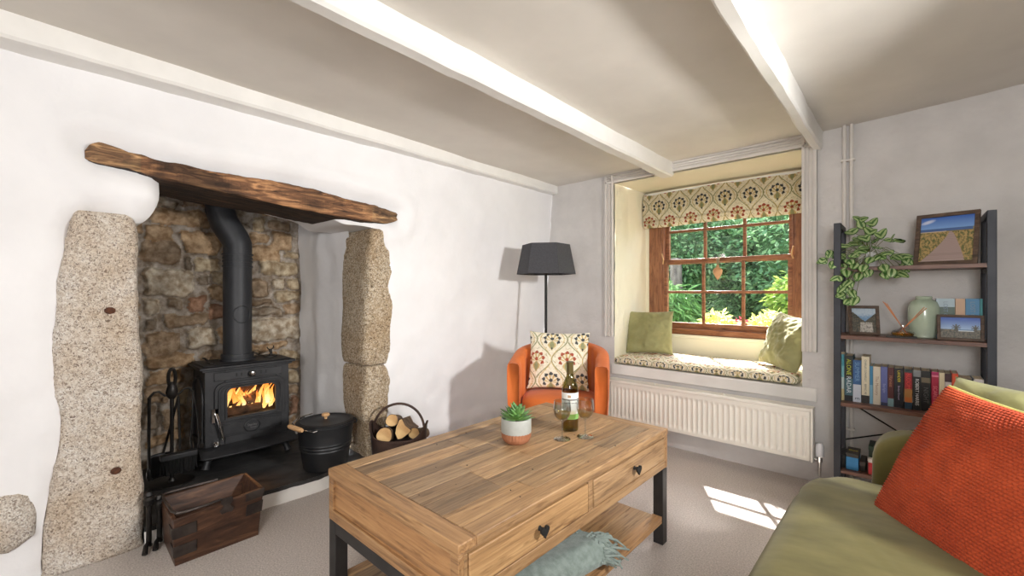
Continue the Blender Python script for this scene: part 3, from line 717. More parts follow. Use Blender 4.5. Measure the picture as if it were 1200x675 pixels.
# ------------------------------------------------------------------ STOVE
SX, SY0, SY1 = -.655, .665, 1.125; SZ = .085; ST = .685
st = thing('wood_stove', 'black cast iron wood burning stove with lit fire and flue', 'stove', (-.79, .9, SZ))
def sp(u, v, x=SX): return atx(u, v, x)
gy0, gy1, gz0, gz1 = .775, 1.04, .375, .545
mb = MB()      # body as shell with an opening behind the door
mb.box((-.92, SY0, .19), (-.90, SY1, .665)); mb.box((-.90, SY0, .19), (SX-.02, SY0+.02, .665)); mb.box((-.90, SY1-.02, .19), (SX-.02, SY1, .665))
mb.box((-.90, SY0+.02, .19), (SX-.02, SY1-.02, .22)); mb.box((-.90, SY0+.02, .64), (SX-.02, SY1-.02, .665))
mb.box((SX-.02, SY0, .19), (SX, gy0-.01, .665)); mb.box((SX-.02, gy1+.01, .19), (SX, SY1, .665)); mb.box((SX-.02, gy0-.01, .19), (SX, gy1+.01, gz0-.01)); mb.box((SX-.02, gy0-.01, gz1+.01), (SX, gy1+.01, .665))
body = mb.build('body', 'iron', st, bevel=.004, world=True)
mb = MB(); mb.box((SX-.0, SY0+.045, .595), (SX+.008, SY1-.045, .645)); mb.build('air_panel', 'iron', st, bevel=.003, world=True)
for k in (-3, -2, 2, 3): cbox('air_slot', (SX+.006, .905+k*.027-.004, .612), (SX+.0095, .905+k*.027+.004, .632), 'black', st, bevel=0)
mt = Matrix.Translation((SX+.008, .905, .622)) @ Matrix.Rotation(PI/2, 4, 'Y')
MB().lathe([(.006, 0), (.006, .012), (.017, .014), (.019, .022), (.013, .03), (0, .032)], (0, 0, 0), 20, mtx=mt).build('air_knob', 'chrome', st, world=True)
mb = MB(); mb.box((-.918, SY0-.03, .668), (SX+.032, SY1+.03, .684)); mb.box((-.914, SY0-.016, .655), (SX+.018, SY1+.016, .67)); mb.box((-.925, SY0-.01, .684), (SX+.012, SY1+.01, .692))
mb.build('top_plate', 'iron', st, bevel=.006, world=True)
# arched side panel moulding
mb = MB()
pts = [(-.68, .25), (-.68, .50), (-.70, .56), (-.75, .60), (-.80, .612), (-.85, .60), (-.89, .56), (-.89, .25)]
for yy in (SY0-.003, SY1+.003): MB().tube([(x, yy, z) for x, z in pts], .008, 8, closed=True).build('side_moulding', 'iron', st, world=True)
# door with arched window
dy0, dy1, dz0, dz1 = .71, 1.095, .255, .585
def arch(y0, y1, z0, z1, r, n=8):
    o = [(y0, z0), (y1, z0)]
    for k in range(n+1): t = PI/2*k/n; o.append((y1-r+r*math.cos(t)*1, z1-r+r*math.sin(t)))
    for k in range(n+1): t = PI/2+PI/2*k/n; o.append((y0+r+r*math.cos(t), z1-r+r*math.sin(t)))
    return o
def ringplate(mb, outer, inner, x0, x1):
    n = len(outer); vs = []
    for x, l in ((x0, outer), (x1, outer), (x1, inner), (x0, inner)): vs += [(x, p[0], p[1]) for p in l]
    fs = [(r*n+i, r*n+(i+1) % n, ((r+1) % 4)*n+(i+1) % n, ((r+1) % 4)*n+i) for r in range(4) for i in range(n)]
    mb.add(vs, fs)
mb = MB()
ringplate(mb, arch(dy0, dy1, .345, dz1, .05), arch(gy0, gy1, gz0, gz1, .03), SX, SX+.014)
ringplate(mb, arch(dy0+.018, dy1-.018, .355, dz1-.014, .045), arch(dy0+.03, dy1-.03, .365, dz1-.026, .04), SX+.01, SX+.022)
ringplate(mb, arch(gy0-.014, gy1+.014, gz0-.012, gz1+.012, .036), arch(gy0, gy1, gz0, gz1, .03), SX+.01, SX+.020)
mb.box((SX, dy0+.02, .262), (SX+.012, dy1-.02, .345)); mb.box((SX+.01, dy0+.04, .272), (SX+.017, dy1-.03, .335))
door = mb.build('door', 'iron', st, bevel=.003, world=True)
o_ = arch(gy0+.0, gy1-.0, gz0+.0, gz1-.0, .03); mb = MB(); mb.add([(SX-.002, a, b) for a, b in o_], [tuple(range(len(o_)))]); mb.build('door_glass', 'stoveglass', door, world=True, smooth=False)
for v_ in (0,):
    mt = Matrix.Translation((SX+.017, .905, .305)) @ Matrix.Rotation(PI/2, 4, 'Y')
    bd = MB().lathe([(.040, 0), (.040, .008), (.036, .010), (.034, .006), (0, .006)], (0, 0, 0), 32, mtx=mt, sx=.95, sy=1.15).build('badge', 'iron', door, world=True)
    silver = mat('badge lettering', (150, 150, 150), rough=.3, metal=.8)
    T = Matrix(((0, 0, 1, SX+.0245), (1, 0, 0, .905), (0, 1, 0, .310), (0, 0, 0, 1)))
    text_mesh('badge_lettering', 'Stanley', .019, silver, bd, T)
    T = Matrix(((0, 0, 1, SX+.0245), (1, 0, 0, .912), (0, 1, 0, .294), (0, 0, 0, 1)))
    text_mesh('badge_lettering', 'Stoves', .014, silver, bd, T)
hp = [atx(u, v, SX+.03) for u, v in ((254, 486), (257, 495), (259, 505), (262, 516))]
mb = MB(); mb.tube([hp[0]-Vector((.03, 0, 0)), hp[0], hp[1], hp[2], hp[3]], [.008, .007, .009, .009, .006], 10); mb.box((SX+.002, hp[0].y-.02, hp[0].z-.05), (SX+.014, hp[0].y+.014, hp[0].z+.03))
mb.build('door_handle', 'chrome', door, world=True)
kp = atx(252, 520, SX); mt = Matrix.Translation(kp) @ Matrix.Rotation(PI/2, 4, 'Y')
MB().lathe([(.006, 0), (.006, .014), (.016, .016), (.017, .026), (.010, .033), (0, .034)], (0, 0, 0), 20, mtx=mt).build('ash_knob', 'chrome', st, world=True)
# ash lip
def lip(a, b):
    y = SY0-.03+(SY1-SY0+.06)*a; e = math.sin(PI*min(1, max(0, a)))**.25 if 0 < a < 1 else 0
    x = SX-.02+(.075+.03*e)*b; return (x, y, .215-.045*b**1.5)
MB().grid(30, 10, lip).build('ash_lip', 'iron', st, world=True, solid=.014, bevel=.003)
for x in (SX-.03, -.89):
    for y, s in ((SY0+.03, -1), (SY1-.03, 1)):
        mb = MB(); mb.tube([(x, y, .2), (x+.005, y+.006*s, .16), (x+.02, y+.02*s, .12), (x+.03, y+.028*s, .092)], [.035, .028, .018, .022], 10); mb.build('leg', 'iron', st, world=True)
# flue
fx, fy = -.80, .872
fl = MB(); fl.tube([(fx, fy, .69), (fx, fy, 1.40)], .079, 36); fl.tube([(fx, fy, 1.38), (fx, fy, 1.42), (fx-.006, fy-.012, 1.455), (fx-.02, fy-.042, 1.51), (fx-.03, fy-.068, 1.56), (fx-.04, fy-.085, 1.63), (fx-.04, fy-.088, 1.74)], .080, 36)
flo = fl.build('flue_pipe', 'flue', st, world=True)
for z, r, h_ in ((.69, .098, .012), (.702, .090, .03), (1.275, .0845, .010), (1.350, .0855, .010), (1.305, .083, .012), (1.325, .083, .012)): MB().lathe([(r, 0), (r+.001, h_*.5), (r, h_)], (fx, fy, z), 36).build('flue_collar', 'flue', flo, world=True)
MB().tube([(fx+.0805*math.cos(.05+.62*math.cos(t)), fy+.0805*math.sin(.05+.62*math.cos(t)), .98+.052*math.sin(t)) for t in np.linspace(0, 2*PI, 33)[:-1]], .0025, 6, closed=True).build('flue_hatch', 'flue', flo, world=True)
# fire
mb = MB(); mb.box((-.895, SY0+.022, .225), (-.885, SY1-.022, .64)); mb.box((-.89, SY0+.022, .222), (SX-.025, SY1-.022, .36)); mb.box((-.89, SY0+.02, .22), (SX-.03, SY0+.04, .64)); mb.box((-.89, SY1-.04, .22), (SX-.03, SY1-.02, .64))
mb.build('firebox_lining', 'dark_tone', st, world=True)
for (a, b, r, nm) in (((-.72, .76, .385), (-.70, .98, .40), .026, 'front'), ((-.78, .84, .41), (-.74, 1.05, .43), .030, 'right'), ((-.84, .74, .41), (-.78, .92, .45), .028, 'rear'), ((-.76, .93, .445), (-.81, 1.06, .49), .026, 'upper right')):
    d = Vector(b)-Vector(a); pts = [Vector(a)+d*k/8 for k in range(9)]
    mb = MB(); mb.tube(pts, [r*(1+.15*math.sin(3*k)) for k in range(9)], 12)
    mb.v = [tuple(Vector(v)+Vector((1, 1, 1))*.006*fbm(*v, 30, 3)) for v in mb.v]
    tag(mb.build('burning_log', 'char', angle=0), 'charred log burning inside the stove, '+{'front': 'nearest the glass', 'right': 'middle right of the fire', 'rear': 'back left of the fire', 'upper right': 'highest, at upper right'}[nm], 'log', 'burning logs in the stove')
mb = MB(); r2 = random.Random(3)
def fcol(t, k):
    a = [(1, .16, .02), (1, .36, .06), (1, .62, .2), (1, .86, .5)]
    q = max(0, min(2.99, (1-t)*2.2+k)); i = int(q); f = q-i
    return tuple(a[i][j]*(1-f)+a[i+1][j]*f for j in range(3))
for i in range(46):
    y0 = r2.uniform(.77, 1.05); x0 = r2.uniform(-.86, -.70); z0 = .375+r2.uniform(0, .04); h_ = r2.uniform(.05, .17)*(1.1 if (y0 < .88 or y0 > .96) else .75); w_ = r2.uniform(.006, .02); ph = r2.uniform(0, 6); kk = r2.uniform(-.5, .9)
    n = 10; o = len(mb.v)
    for j in range(n+1):
        t = j/n; ww = w_*math.sin(PI*min(1, t*.8+.2))**.8*(1-t**3)
        cx_ = x0+.01*math.sin(ph+t*5); cy_ = y0+.022*math.sin(ph*2+t*5)*t+.02*t
        for q in range(6): mb.v.append((cx_+ww*.5*math.cos(q*PI/3), cy_+ww*math.sin(q*PI/3), z0+h_*t))
    for j in range(n):
        for q in range(6):
            mb.f.append((o+j*6+q, o+j*6+(q+1) % 6, o+(j+1)*6+(q+1) % 6, o+(j+1)*6+q)); mb.c.append(fcol(j/n, kk))
o = mb.build('flames', 'flame', angle=0); tag(o, 'orange and yellow flames rising round the logs behind the stove door', 'fire'); o['kind'] = 'stuff'
# things on the stove top
oc = atx(317, 410, -.80); oy = oc.y
on = thing('stag_ornament', 'tiny black antlered figure on a round base standing on the stove top', 'ornament', (-.80, oy, .692))
MB().lathe([(.034, 0), (.034, .006), (.025, .01)], (-.80, oy, .692), 24, sy=1.2).build('base', 'ironwork', on, world=True)
mb = MB(); mb.tube([(-.80, oy, .70), (-.80, oy+.004, .715), (-.80, oy, .728), (-.80, oy+.006, .742)], [.012, .007, .011, .005], 10)
mb.tube([(-.80, oy, .733), (-.80, oy-.016, .744), (-.80, oy-.022, .756)], .004, 8); mb.tube([(-.80, oy+.004, .735), (-.80, oy+.018, .748), (-.80, oy+.020, .762)], .004, 8); mb.build('figure', 'ironwork', on, world=True)
tl = thing('stove_tool', 'flat black iron lid lifter lying on the left of the stove top', 'tool', (-.75, .72, .692))
mb = MB(); mb.box((-.80, .70, .692), (-.70, .722, .700)); mb.tube([(-.80, .71, .705), (-.84, .708, .712), (-.86, .70, .712)], .006, 8); mb.build('lifter', 'ironwork', tl, bevel=.002, world=True)

# ------------------------------------------------------------------ FIRE TOOLS
fcx, fcy = -.60, .505
sd = thing('fire_tool_stand', 'black wrought iron companion stand left of the stove', 'tool stand', (fcx, fcy, .085))
mb = MB(); mb.lathe([(.10, 0), (.10, .008), (.02, .014), (.012, .03)], (fcx, fcy, .088), 28, sx=.8); mb.build('base', 'ironwork', sd, world=True)
mb = MB(); mb.tube([(fcx, fcy, .10), (fcx, fcy, .58)], .009, 10); mb.build('pole', 'ironwork', sd, world=True)
mb = MB(); mb.tube([(fcx, fcy+.028*math.sin(t)*.55, .655+.05*math.cos(t)) for t in np.linspace(0, 2*PI, 20)[:-1]], .0085, 8, closed=True); mb.lathe([(.004, 0), (.022, .02), (.028, .045), (.02, .08), (.006, .1)], (fcx, fcy, .535), 16, sx=.7); mb.build('handle', 'ironwork', sd, world=True)
for s in (-1, 1):
    mb = MB(); mb.tube([(fcx, fcy, .56), (fcx+.0, fcy+s*.03, .565), (fcx, fcy+s*.055, .59), (fcx, fcy+s*.075, .59), (fcx, fcy+s*.095, .565), (fcx, fcy+s*.095, .54)], .006, 8); mb.build('hook', 'ironwork', sd, world=True)
pk = thing('fire_poker', 'black iron poker hanging on the left of the companion stand', 'tool', (fcx, fcy-.095, .1))
mb = MB(); mb.tube([(fcx, fcy-.095, .565), (fcx+.004, fcy-.097, .35), (fcx, fcy-.095, .13)], [.008, .007, .007], 8); mb.tube([(fcx, fcy-.095, .15), (fcx+.01, fcy-.08, .13)], .005, 8); mb.build('rod', 'ironwork', pk, world=True)
mb = MB(); mb.lathe([(.006, 0), (.012, .02), (.012, .05), (.006, .07)], (fcx, fcy-.095, .13), 12); mb.build('grip', 'ironwork', pk, world=True)
br = thing('hearth_brush', 'black hearth brush with dark bristles hanging on the companion stand', 'brush', (fcx+.06, fcy+.03, .1))
mb = MB(); mb.tube([(fcx+.045, fcy+.02, .56), (fcx+.06, fcy+.025, .28)], .006, 8); mb.build('rod', 'ironwork', br, world=True)
cbox('head', (fcx+.04, fcy-.06, .235), (fcx+.085, fcy+.10, .265), 'iron', br, bevel=.006)
mb = MB()
for k in range(180):
    y = fcy-.055+.15*random.random(); x = fcx+.045+.036*random.random(); mb.tube([(x, y, .24), (x+random.uniform(-.006, .006), y+random.uniform(-.008, .008), .155+random.uniform(0, .02))], .0022, 4)
mb.build('bristles', 'black', br, world=True)
sh = thing('hearth_shovel', 'black iron shovel hanging at the back of the companion stand', 'shovel', (fcx-.05, fcy+.03, .1))
mb = MB(); mb.tube([(fcx-.03, fcy+.035, .55), (fcx-.04, fcy-.03, .25)], .006, 8); mb.build('rod', 'ironwork', sh, world=True)
mb = MB(); mb.grid(8, 8, lambda a, b: (fcx-.05+.02*(2*a-1)**2, fcy-.09+.1*a, .12+.13*b)); mb.build('pan', 'iron', sh, world=True, solid=.003)
tg = thing('fire_tongs', 'black iron tongs leaning at the right of the companion stand', 'tongs', (fcx, fcy+.1, .1))
for s in (-1, 1):
    MB().tube([(fcx, fcy+.095, .56), (fcx+.01, fcy+.10+s*.012, .42), (fcx+.01, fcy+.10+s*.02, .30), (fcx+.01, fcy+.10+s*.004, .20)], .005, 8).build('arm', 'ironwork', tg, world=True)
# fire dogs leaning beside the left pillar
for (yy, xx, hh, nm) in ((.338, -.095, .25, 'ornate black iron fire dog standing against the left pillar'), (.375, -.105, .22, 'shorter black iron fire dog between the pillar-side one and the wooden crate')):
    fd = thing('fire_dog', nm, 'fire dog', (xx, yy, 0), group='fire dogs')
    mb = MB(); mb.tube([(xx, yy, .02), (xx-.004, yy+.002, hh*.5), (xx, yy, hh-.04)], .010, 10); mb.build('post', 'ironwork', fd, world=True)
    mb = MB(); mb.lathe([(.004, -.03), (.017, -.02), (.02, 0), (.012, .012), (.018, .02), (.012, .034), (0, .04)], (xx, yy, hh-.03), 14); mb.build('finial', 'ironwork', fd, world=True)
    mb = MB(); mb.tube([(xx, yy, .035), (xx+.02, yy-.012, .03), (xx+.045, yy-.02, .008)], [.009, .009, .011], 8); mb.tube([(xx, yy, .03), (xx-.03, yy+.01, .008)], .008, 8); mb.build('foot', 'ironwork', fd, world=True)

# ------------------------------------------------------------------ WOODEN CRATE
cr = thing('wooden_crate', 'dark brown open wooden crate with metal corner straps on the carpet by the hearth', 'crate', (0, .56, 0))
B = [Vector(p) for p in ((-.125, .395, .0), (.128, .39, .0), (.122, .70, .0), (-.125, .70, .0))]
T4 = [Vector(p) for p in ((-.155, .382, .198), (.132, .380, .192), (.088, .735, .198), (-.165, .735, .198))]
def side(i, j, th=.016):
    c = (B[0]+B[1]+B[2]+B[3])/4; ct = (T4[0]+T4[1]+T4[2]+T4[3])/4
    def inn(p, cc): d = Vector((cc.x-p.x, cc.y-p.y, 0)).normalized(); return p+d*th*1.41
    a, b_, a2, b2 = B[i], B[j], T4[i], T4[j]
    return MB().hexa([a, b_, inn(b_, c), inn(a, c), a2, b2, inn(b2, ct), inn(a2, ct)])
for (i, j) in ((0, 1), (1, 2), (2, 3), (3, 0)): side(i, j).build('side_board', 'crate', cr, bevel=.004, world=True)
MB().hexa([B[0], B[1], B[2], B[3]]+[p+Vector((0, 0, .014)) for p in B]).build('bottom_board', 'crate', cr, world=True)
def onface(i, j, a, z, off):         # a 0..1 along, z 0..1 up
    p = B[i].lerp(B[j], a).lerp(T4[i].lerp(T4[j], a), z); n = (B[j]-B[i]).cross(Vector((0, 0, 1))).normalized(); return p+n*off
def strap(i, j, a0, a1, z0, z1):
    q = [onface(i, j, a, z, .001) for a, z in ((a0, z0), (a1, z0), (a1, z1), (a0, z1))]; q2 = [onface(i, j, a, z, .004) for a, z in ((a0, z0), (a1, z0), (a1, z1), (a0, z1))]
    return MB().hexa(q+q2)
for z0 in (.18, .58):
    strap(1, 2, -.005, .24, z0, z0+.24).build('corner_strap', 'strap', cr, world=True, bevel=.001); strap(0, 1, .80, 1.005, z0, z0+.24).build('corner_strap', 'strap', cr, world=True, bevel=.001)
strap(1, 2, .80, 1.005, .50, .74).build('corner_strap', 'strap', cr, world=True, bevel=.001)
strap(1, 2, .78, 1.005, .82, .99).build('corner_strap', 'strap', cr, world=True, bevel=.001)
c = onface(1, 2, .56, .93, .002); t_ = (B[2]-B[1]).normalized(); n_ = t_.cross(Vector((0, 0, 1))).normalized()
mt = Matrix(((t_.x, 0, n_.x, c.x), (t_.y, 0, n_.y, c.y), (0, 1, 0, c.z), (0, 0, 0, 1)))
MB().prism([(-.02, .03), (-.024, .01), (-.012, -.006), (-.028, -.02), (-.02, -.038), (0, -.034), (.02, -.038), (.028, -.02), (.012, -.006), (.024, .01), (.02, .03)], .004, mt).build('hasp', 'strap', cr, world=True)
mb = MB(); mb.tube([(.10, .56, .205), (.118, .50, .208), (.132, .43, .212), (.125, .398, .213), (.09, .386, .214), (-.06, .384, .216), (-.115, .39, .218), (-.13, .42, .216), (-.13, .60, .214)], .006, 8)
mb.build('iron_handle', 'strap', cr, world=True)

# ------------------------------------------------------------------ BUCKET
bx, by = -.23, 1.175
bk = thing('ash_bucket', 'black lidded metal ash bucket standing on the slate hearth', 'bucket', (bx, by, .088))
prof = [(.0, .0), (.112, .0), (.115, .006), (.128, .10), (.131, .105), (.129, .112), (.134, .122), (.132, .13), (.137, .14), (.135, .148), (.142, .20), (.149, .235), (.154, .238), (.154, .246), (.148, .246)]
MB().lathe(prof, (bx, by, .09), 48, caps=False).build('pail', 'bucket', bk, world=True)
lid = MB().lathe([(.147, .236), (.149, .25), (.13, .254), (.12, .248), (.05, .256), (0, .258)], (bx, by, .09), 48, caps=False).build('lid', 'bucket', bk, world=True)
MB().lathe([(.008, .0), (.008, .012), (.02, .018), (.022, .026), (.016, .033), (0, .034)], (bx, by, .345), 20).build('lid_knob', 'lightwood', lid, world=True)
tw = Vector((RT[0], RT[1], 0)); fr = Vector((FW[0], FW[1], 0)); bc = Vector((bx, by, .09+.24))
pts = [bc+tw*.148+fr*.03, bc+tw*.11-fr*.09+Vector((0, 0, .006)), bc+tw*.0-fr*.155+Vector((0, 0, -.01)), bc-tw*.09-fr*.13+Vector((0, 0, -.0)), bc-tw*.15-fr*.07+Vector((0, 0, .012)), bc-tw*.155-fr*.0+Vector((0, 0, .02)), bc-tw*.10+fr*.06+Vector((0, 0, .03))]
MB().tube(pts, .0035, 8).build('bail', 'chrome', bk, world=True)
g0 = bc-tw*.155-fr*.10+Vector((0, 0, .005)); g1 = bc-tw*.055-fr*.155+Vector((0, 0, -.002))
MB().tube([g0, g0.lerp(g1, .1), g0.lerp(g1, .5), g0.lerp(g1, .9), g1], [.008, .012, .013, .012, .008], 12).build('wooden_grip', 'lightwood', bk, world=True)
for s in (1, -1):
    q = bc+tw*.15*s+fr*(.03 if s > 0 else .05)
    MB().tube([q+Vector((math.cos(t)*.0, 0, 0))+tw*.012*math.cos(t)+Vector((0, 0, .012*math.sin(t))) for t in np.linspace(0, 2*PI, 12)[:-1]], .004, 6, closed=True).build('ear', 'bucket', bk, world=True)

bk.scale = (1.07, 1.07, 1.07)
# ------------------------------------------------------------------ LOG TUB
lx, ly = .045, 1.50
lt = thing('log_tub', 'brown metal log tub with a hoop handle beside the granite upright', 'basket', (lx, ly, 0), YAW)
mb = MB(); K = 48
def rimz(t): return .25+.085*abs(math.cos(t))**6
for ring, (rr, zf) in enumerate(((.10, lambda t: .0), (.135, lambda t: .05), (.16, lambda t: .15), (.172, lambda t: rimz(t)), (.166, lambda t: rimz(t)), (.15, lambda t: .15), (.12, lambda t: .03))):
    for k in range(K):
        t = 2*PI*k/K; mb.v.append((rr*math.cos(t), rr*.78*math.sin(t), zf(t)))
for r in range(6):
    for k in range(K): mb.f.append((r*K+k, r*K+(k+1) % K, (r+1)*K+(k+1) % K, (r+1)*K+k)); mb.c.append(None)
mb.f.append(tuple(reversed(range(K)))); mb.c.append(None); mb.f.append(tuple(6*K+k for k in range(K))); mb.c.append(None)
mb.build('tub', 'basket', lt)
MB().tube([(.155*math.cos(t), .0+.01*math.sin(t*2), .27+.17*math.sin(t)) for t in np.linspace(-.1, PI+.1, 24)], .0075, 10).build('hoop_handle', 'basket', lt)
MB().tube([(.172*math.cos(t), .172*.78*math.sin(t), rimz(t)) for t in np.linspace(0, 2*PI, 49)[:-1]], .005, 6, closed=True).build('rolled_rim', 'basket', lt)
LM = WM[lt.name]
def log_(name, lab, c, d, r, half=False, L=.22):
    d = Vector(d).normalized(); c = Vector(c); a = d.orthogonal().normalized(); b_ = d.cross(a)
    if abs(d.z) < .95: a = Vector((0, 0, 1)).cross(d).normalized(); b_ = a.cross(d)*-1
    out = []
    if half: sh_ = [(-.5, -1.1), (.0, -1.0), (.95, -.3), (1.1, .0), (.35, .55), (-.1, 1.35), (-.4, 1.25), (-.75, .4), (-.85, -.4)]
    else: sh_ = [(math.cos(t)*(1+.06*math.sin(3*t+r*90)), math.sin(t)*(1+.05*math.cos(2*t))) for t in np.linspace(0, 2*PI, 25)[:-1]]
    n = len(sh_); vs = [LM @ (c+d*(-L*q)+a*(x*r)+b_*(y*r)) for q in (0, .5, 1) for x, y in sh_]
    lg = thing(name, lab, 'log', LM @ c, group='split logs in the tub')
    MB().add(vs, [(q*n+i, q*n+(i+1) % n, (q+1)*n+(i+1) % n, (q+1)*n+i) for q in (0, 1) for i in range(n)]+[tuple(2*n+i for i in range(n))]).build('bark', 'bark', lg, world=True)
    cc = LM @ (c+d*.001); vs2 = [LM @ (c+d*.002+a*(x*r*.95)+b_*(y*r*.95)) for x, y in sh_]
    MB().add(vs2+[cc], [(i, (i+1) % n, n) for i in range(n)]).build('cut_face', 'logend', lg, world=True)
log_('firewood_log', 'round log with darker heart at the lower left of the tub', (-.075, -.045, .262), (.05, -1, .25), .047)
log_('firewood_log', 'round pale log on top at the back left of the tub', (-.045, .01, .335), (.1, -1, .3), .038)
log_('firewood_log', 'wedge shaped split log standing in the middle of the tub', (.025, -.02, .285), (.0, -1, .2), .050, True)
log_('firewood_log', 'small round log low at the right of the tub', (.095, -.01, .262), (-.1, -1, .3), .034)

# ------------------------------------------------------------------ FLOOR LAMP
LX, LY = .31, 2.61
la = thing('floor_lamp', 'slim black floor lamp with faceted charcoal shade in the corner', 'lamp', (LX, LY, 0))
MB().lathe([(.0, 0), (.13, 0), (.13, .012), (.02, .02), (.011, .03)], (LX, LY, .0), 32).build('base', 'black', la, world=True)
MB().tube([(LX, LY, .02), (LX, LY, 1.36)], .0105, 12).build('pole', 'black', la, world=True)
mb = MB(); a0 = YAW+PI/6+.35
for i in range(6):
    a, b_ = a0+i*PI/3, a0+(i+1)*PI/3
    q = [(LX+r*math.cos(t), LY+r*math.sin(t), z) for r, t, z in ((.222, a, 1.252), (.222, b_, 1.252), (.178, b_, 1.475), (.178, a, 1.475))]
    mb.add(q, [(0, 1, 2, 3)])
mb.build('lamp_shade', 'shade', la, world=True, solid=.004, smooth=False)
mb = MB()
for i in range(3): t = a0+i*2*PI/3; mb.tube([(LX, LY, 1.36), (LX+.176*math.cos(t), LY+.176*math.sin(t), 1.46)], .0025, 6)
mb.lathe([(.02, 1.32), (.02, 1.38)], (LX, LY, 0), 16); mb.build('shade_carrier', 'black', la, world=True)
MB().lathe([(0, 1.375), (.012, 1.38), (.03, 1.42), (.02, 1.45), (0, 1.458)], (LX, LY, 0), 20).build('bulb', 'pot_white', la, world=True)

# ------------------------------------------------------------------ ARMCHAIR
CHX, CHY = .675, 2.295
ch = thing('tub_armchair', 'orange velvet tub armchair in the corner between radiator and lamp', 'armchair', (CHX, CHY, 0), math.radians(29))   # faces local -y
def upath(t):      # t 0..1 round the U, returns xy and outward normal, straight arms + half circle
    arm, R = .22, .275; Ltot = 2*arm+PI*R; s = t*Ltot
    if s < arm: return (-R, -arm+s, -1, 0)
    if s > arm+PI*R: return (R, -(s-arm-PI*R), 1, 0)
    a = PI-(s-arm)/R; return (R*math.cos(a), R*math.sin(a), math.cos(a), math.sin(a))
def uh(t): return .685+.10*math.sin(PI*min(1, max(0, t)))**1.1
mb = MB(); N = 80; sec = []
prof_ = [(-.035, .16), (-.035, .4), (-.040, .62), (-.040, .965), (-.032, .992), (.005, 1.0), (.040, .992), (.050, .965), (.050, .7), (.036, .4), (.018, .16)]
K = len(prof_)
for i in range(N+1):
    t = i/N; x, y, nx, ny_ = upath(t); h_ = uh(t)
    e = min(1, min(t, 1-t)/.012); e = .82+.18*math.sqrt(e)
    for (o_, zz) in prof_:
        z = .16+(h_-.16)*(zz-.16)/.84
        tuft = -.005*math.cos(t*PI*16)*(1 if o_ < 0 else 0)
        mb.v.append((x*1.02+nx*((o_-.005)*1.0*e+tuft), y+ny_*((o_-.005)*e+tuft)-(.02 if False else 0), z if e == 1 else .16+(z-.16)*(.985+.015*e)))
for i in range(N):
    for k in range(K): mb.f.append((i*K+k, i*K+(k+1) % K, (i+1)*K+(k+1) % K, (i+1)*K+k)); mb.c.append(None)
mb.f.append(tuple(range(K))); mb.c.append(None); mb.f.append(tuple(reversed([N*K+k for k in range(K)]))); mb.c.append(None)
mb.build('shell', 'velvet_orange', ch, sub=1, angle=0)
def seatc(w, d0, d1, z0, z1):
    mb = MB(); n = 40; rings = []
    for (s, z) in ((.0, z0), (.94, z0), (1, z0+.025), (1.0, z1-.03), (.965, z1-.008), (.85, z1+.004), (.4, z1+.012), (0, z1+.014)):
        for k in range(n):
            t = 2*PI*k/n; c_, s_ = math.cos(t), math.sin(t); m_ = 4 if s_ < 0 else 2.4
            rings.append((w*s*abs(c_)**(2/m_)*(1 if c_ > 0 else -1), (d0+d1)/2+(d1-d0)/2*s*abs(s_)**(2/m_)*(1 if s_ > 0 else -1), z))
    mb.add(rings, [(i*n+k, i*n+(k+1) % n, (i+1)*n+(k+1) % n, (i+1)*n+k) for i in range(7) for k in range(n)]); return mb
seatc(.238, -.275, .22, .34, .475).build('seat', 'velvet_orange', ch, angle=0)
seatc(.245, -.245, .23, .15, .345).build('seat_base', 'velvet_orange', ch, angle=0)
for x in (-.2, .2):
    for y in (-.19, .19): MB().lathe([(.013, 0), (.022, .16)], (x, y, 0), 14).build('leg', 'crate', ch)
ch.scale = (.955, .955, 1)
mb = MB()
def cpat(a, b): return pattern(a*.42+.045, b*.42-.055, .21, .30)
mbp = pillow_mb(.40, .38, .13, n=130, wr=.006, seed=1, cfn=cpat, ears=.07)
tag(place_pillow('scatter_cushion', mbp, 'fabric', (.645, 2.315, .672), math.radians(-16), math.radians(1), math.radians(33)), 'floral patterned square cushion propped in the orange armchair', 'cushion')

# ------------------------------------------------------------------ COFFEE TABLE
TX0, TX1, TY0, TY1, TZ = .85, 1.54, .69, 1.92, .508
ct = thing('coffee_table', 'large reclaimed pine coffee table with two drawers, black metal legs and low shelf', 'table', ((TX0+TX1)/2, (TY0+TY1)/2, 0))
tr = random.Random(11); TC = [(1.0, .95, .87), (.78, .77, .76), (1.08, .98, .86), (.66, .63, .60), (.96, .86, .72), (1.12, 1.05, .96), (.86, .78, .68), (.60, .58, .57)]
bw = .062; th = .026
mb = MB(); n = 7; pw = (TX1-TX0-2*bw)/n
for i in range(n):
    y = TY0+bw; x = TX0+bw+pw*i
    while y < TY1-bw-.001:
        L = tr.uniform(.22, .62); y2 = min(TY1-bw, y+L)
        if TY1-bw-y2 < .12: y2 = TY1-bw
        c = tr.choice(TC); f = tr.uniform(.92, 1.05); c = tuple(q*f for q in c)
        mb.box((x+.0009, y+.0007, TZ-th), (x+pw-.0009, y2-.0007, TZ-tr.uniform(0, .0015)), c); y = y2
mb.build('top_planks', 'table', ct, bevel=.0012, seg=1, world=True)
MB().box((TX0, TY0+bw, TZ-th), (TX0+bw-.001, TY1-bw, TZ), (1, .95, .88)).build('side_border', 'table', ct, bevel=.003, world=True)
MB().box((TX1-bw+.001, TY0+bw, TZ-th), (TX1, TY1-bw, TZ), (.96, .86, .74)).build('side_border', 'table', ct, bevel=.003, world=True)
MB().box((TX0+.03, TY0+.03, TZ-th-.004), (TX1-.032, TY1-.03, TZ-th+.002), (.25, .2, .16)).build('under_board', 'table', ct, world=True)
MB().box((TX0, TY0, TZ-th), (TX1, TY0+bw-.001, TZ), (.96, .86, .74)).build('end_border', 'tableend', ct, bevel=.003, world=True)
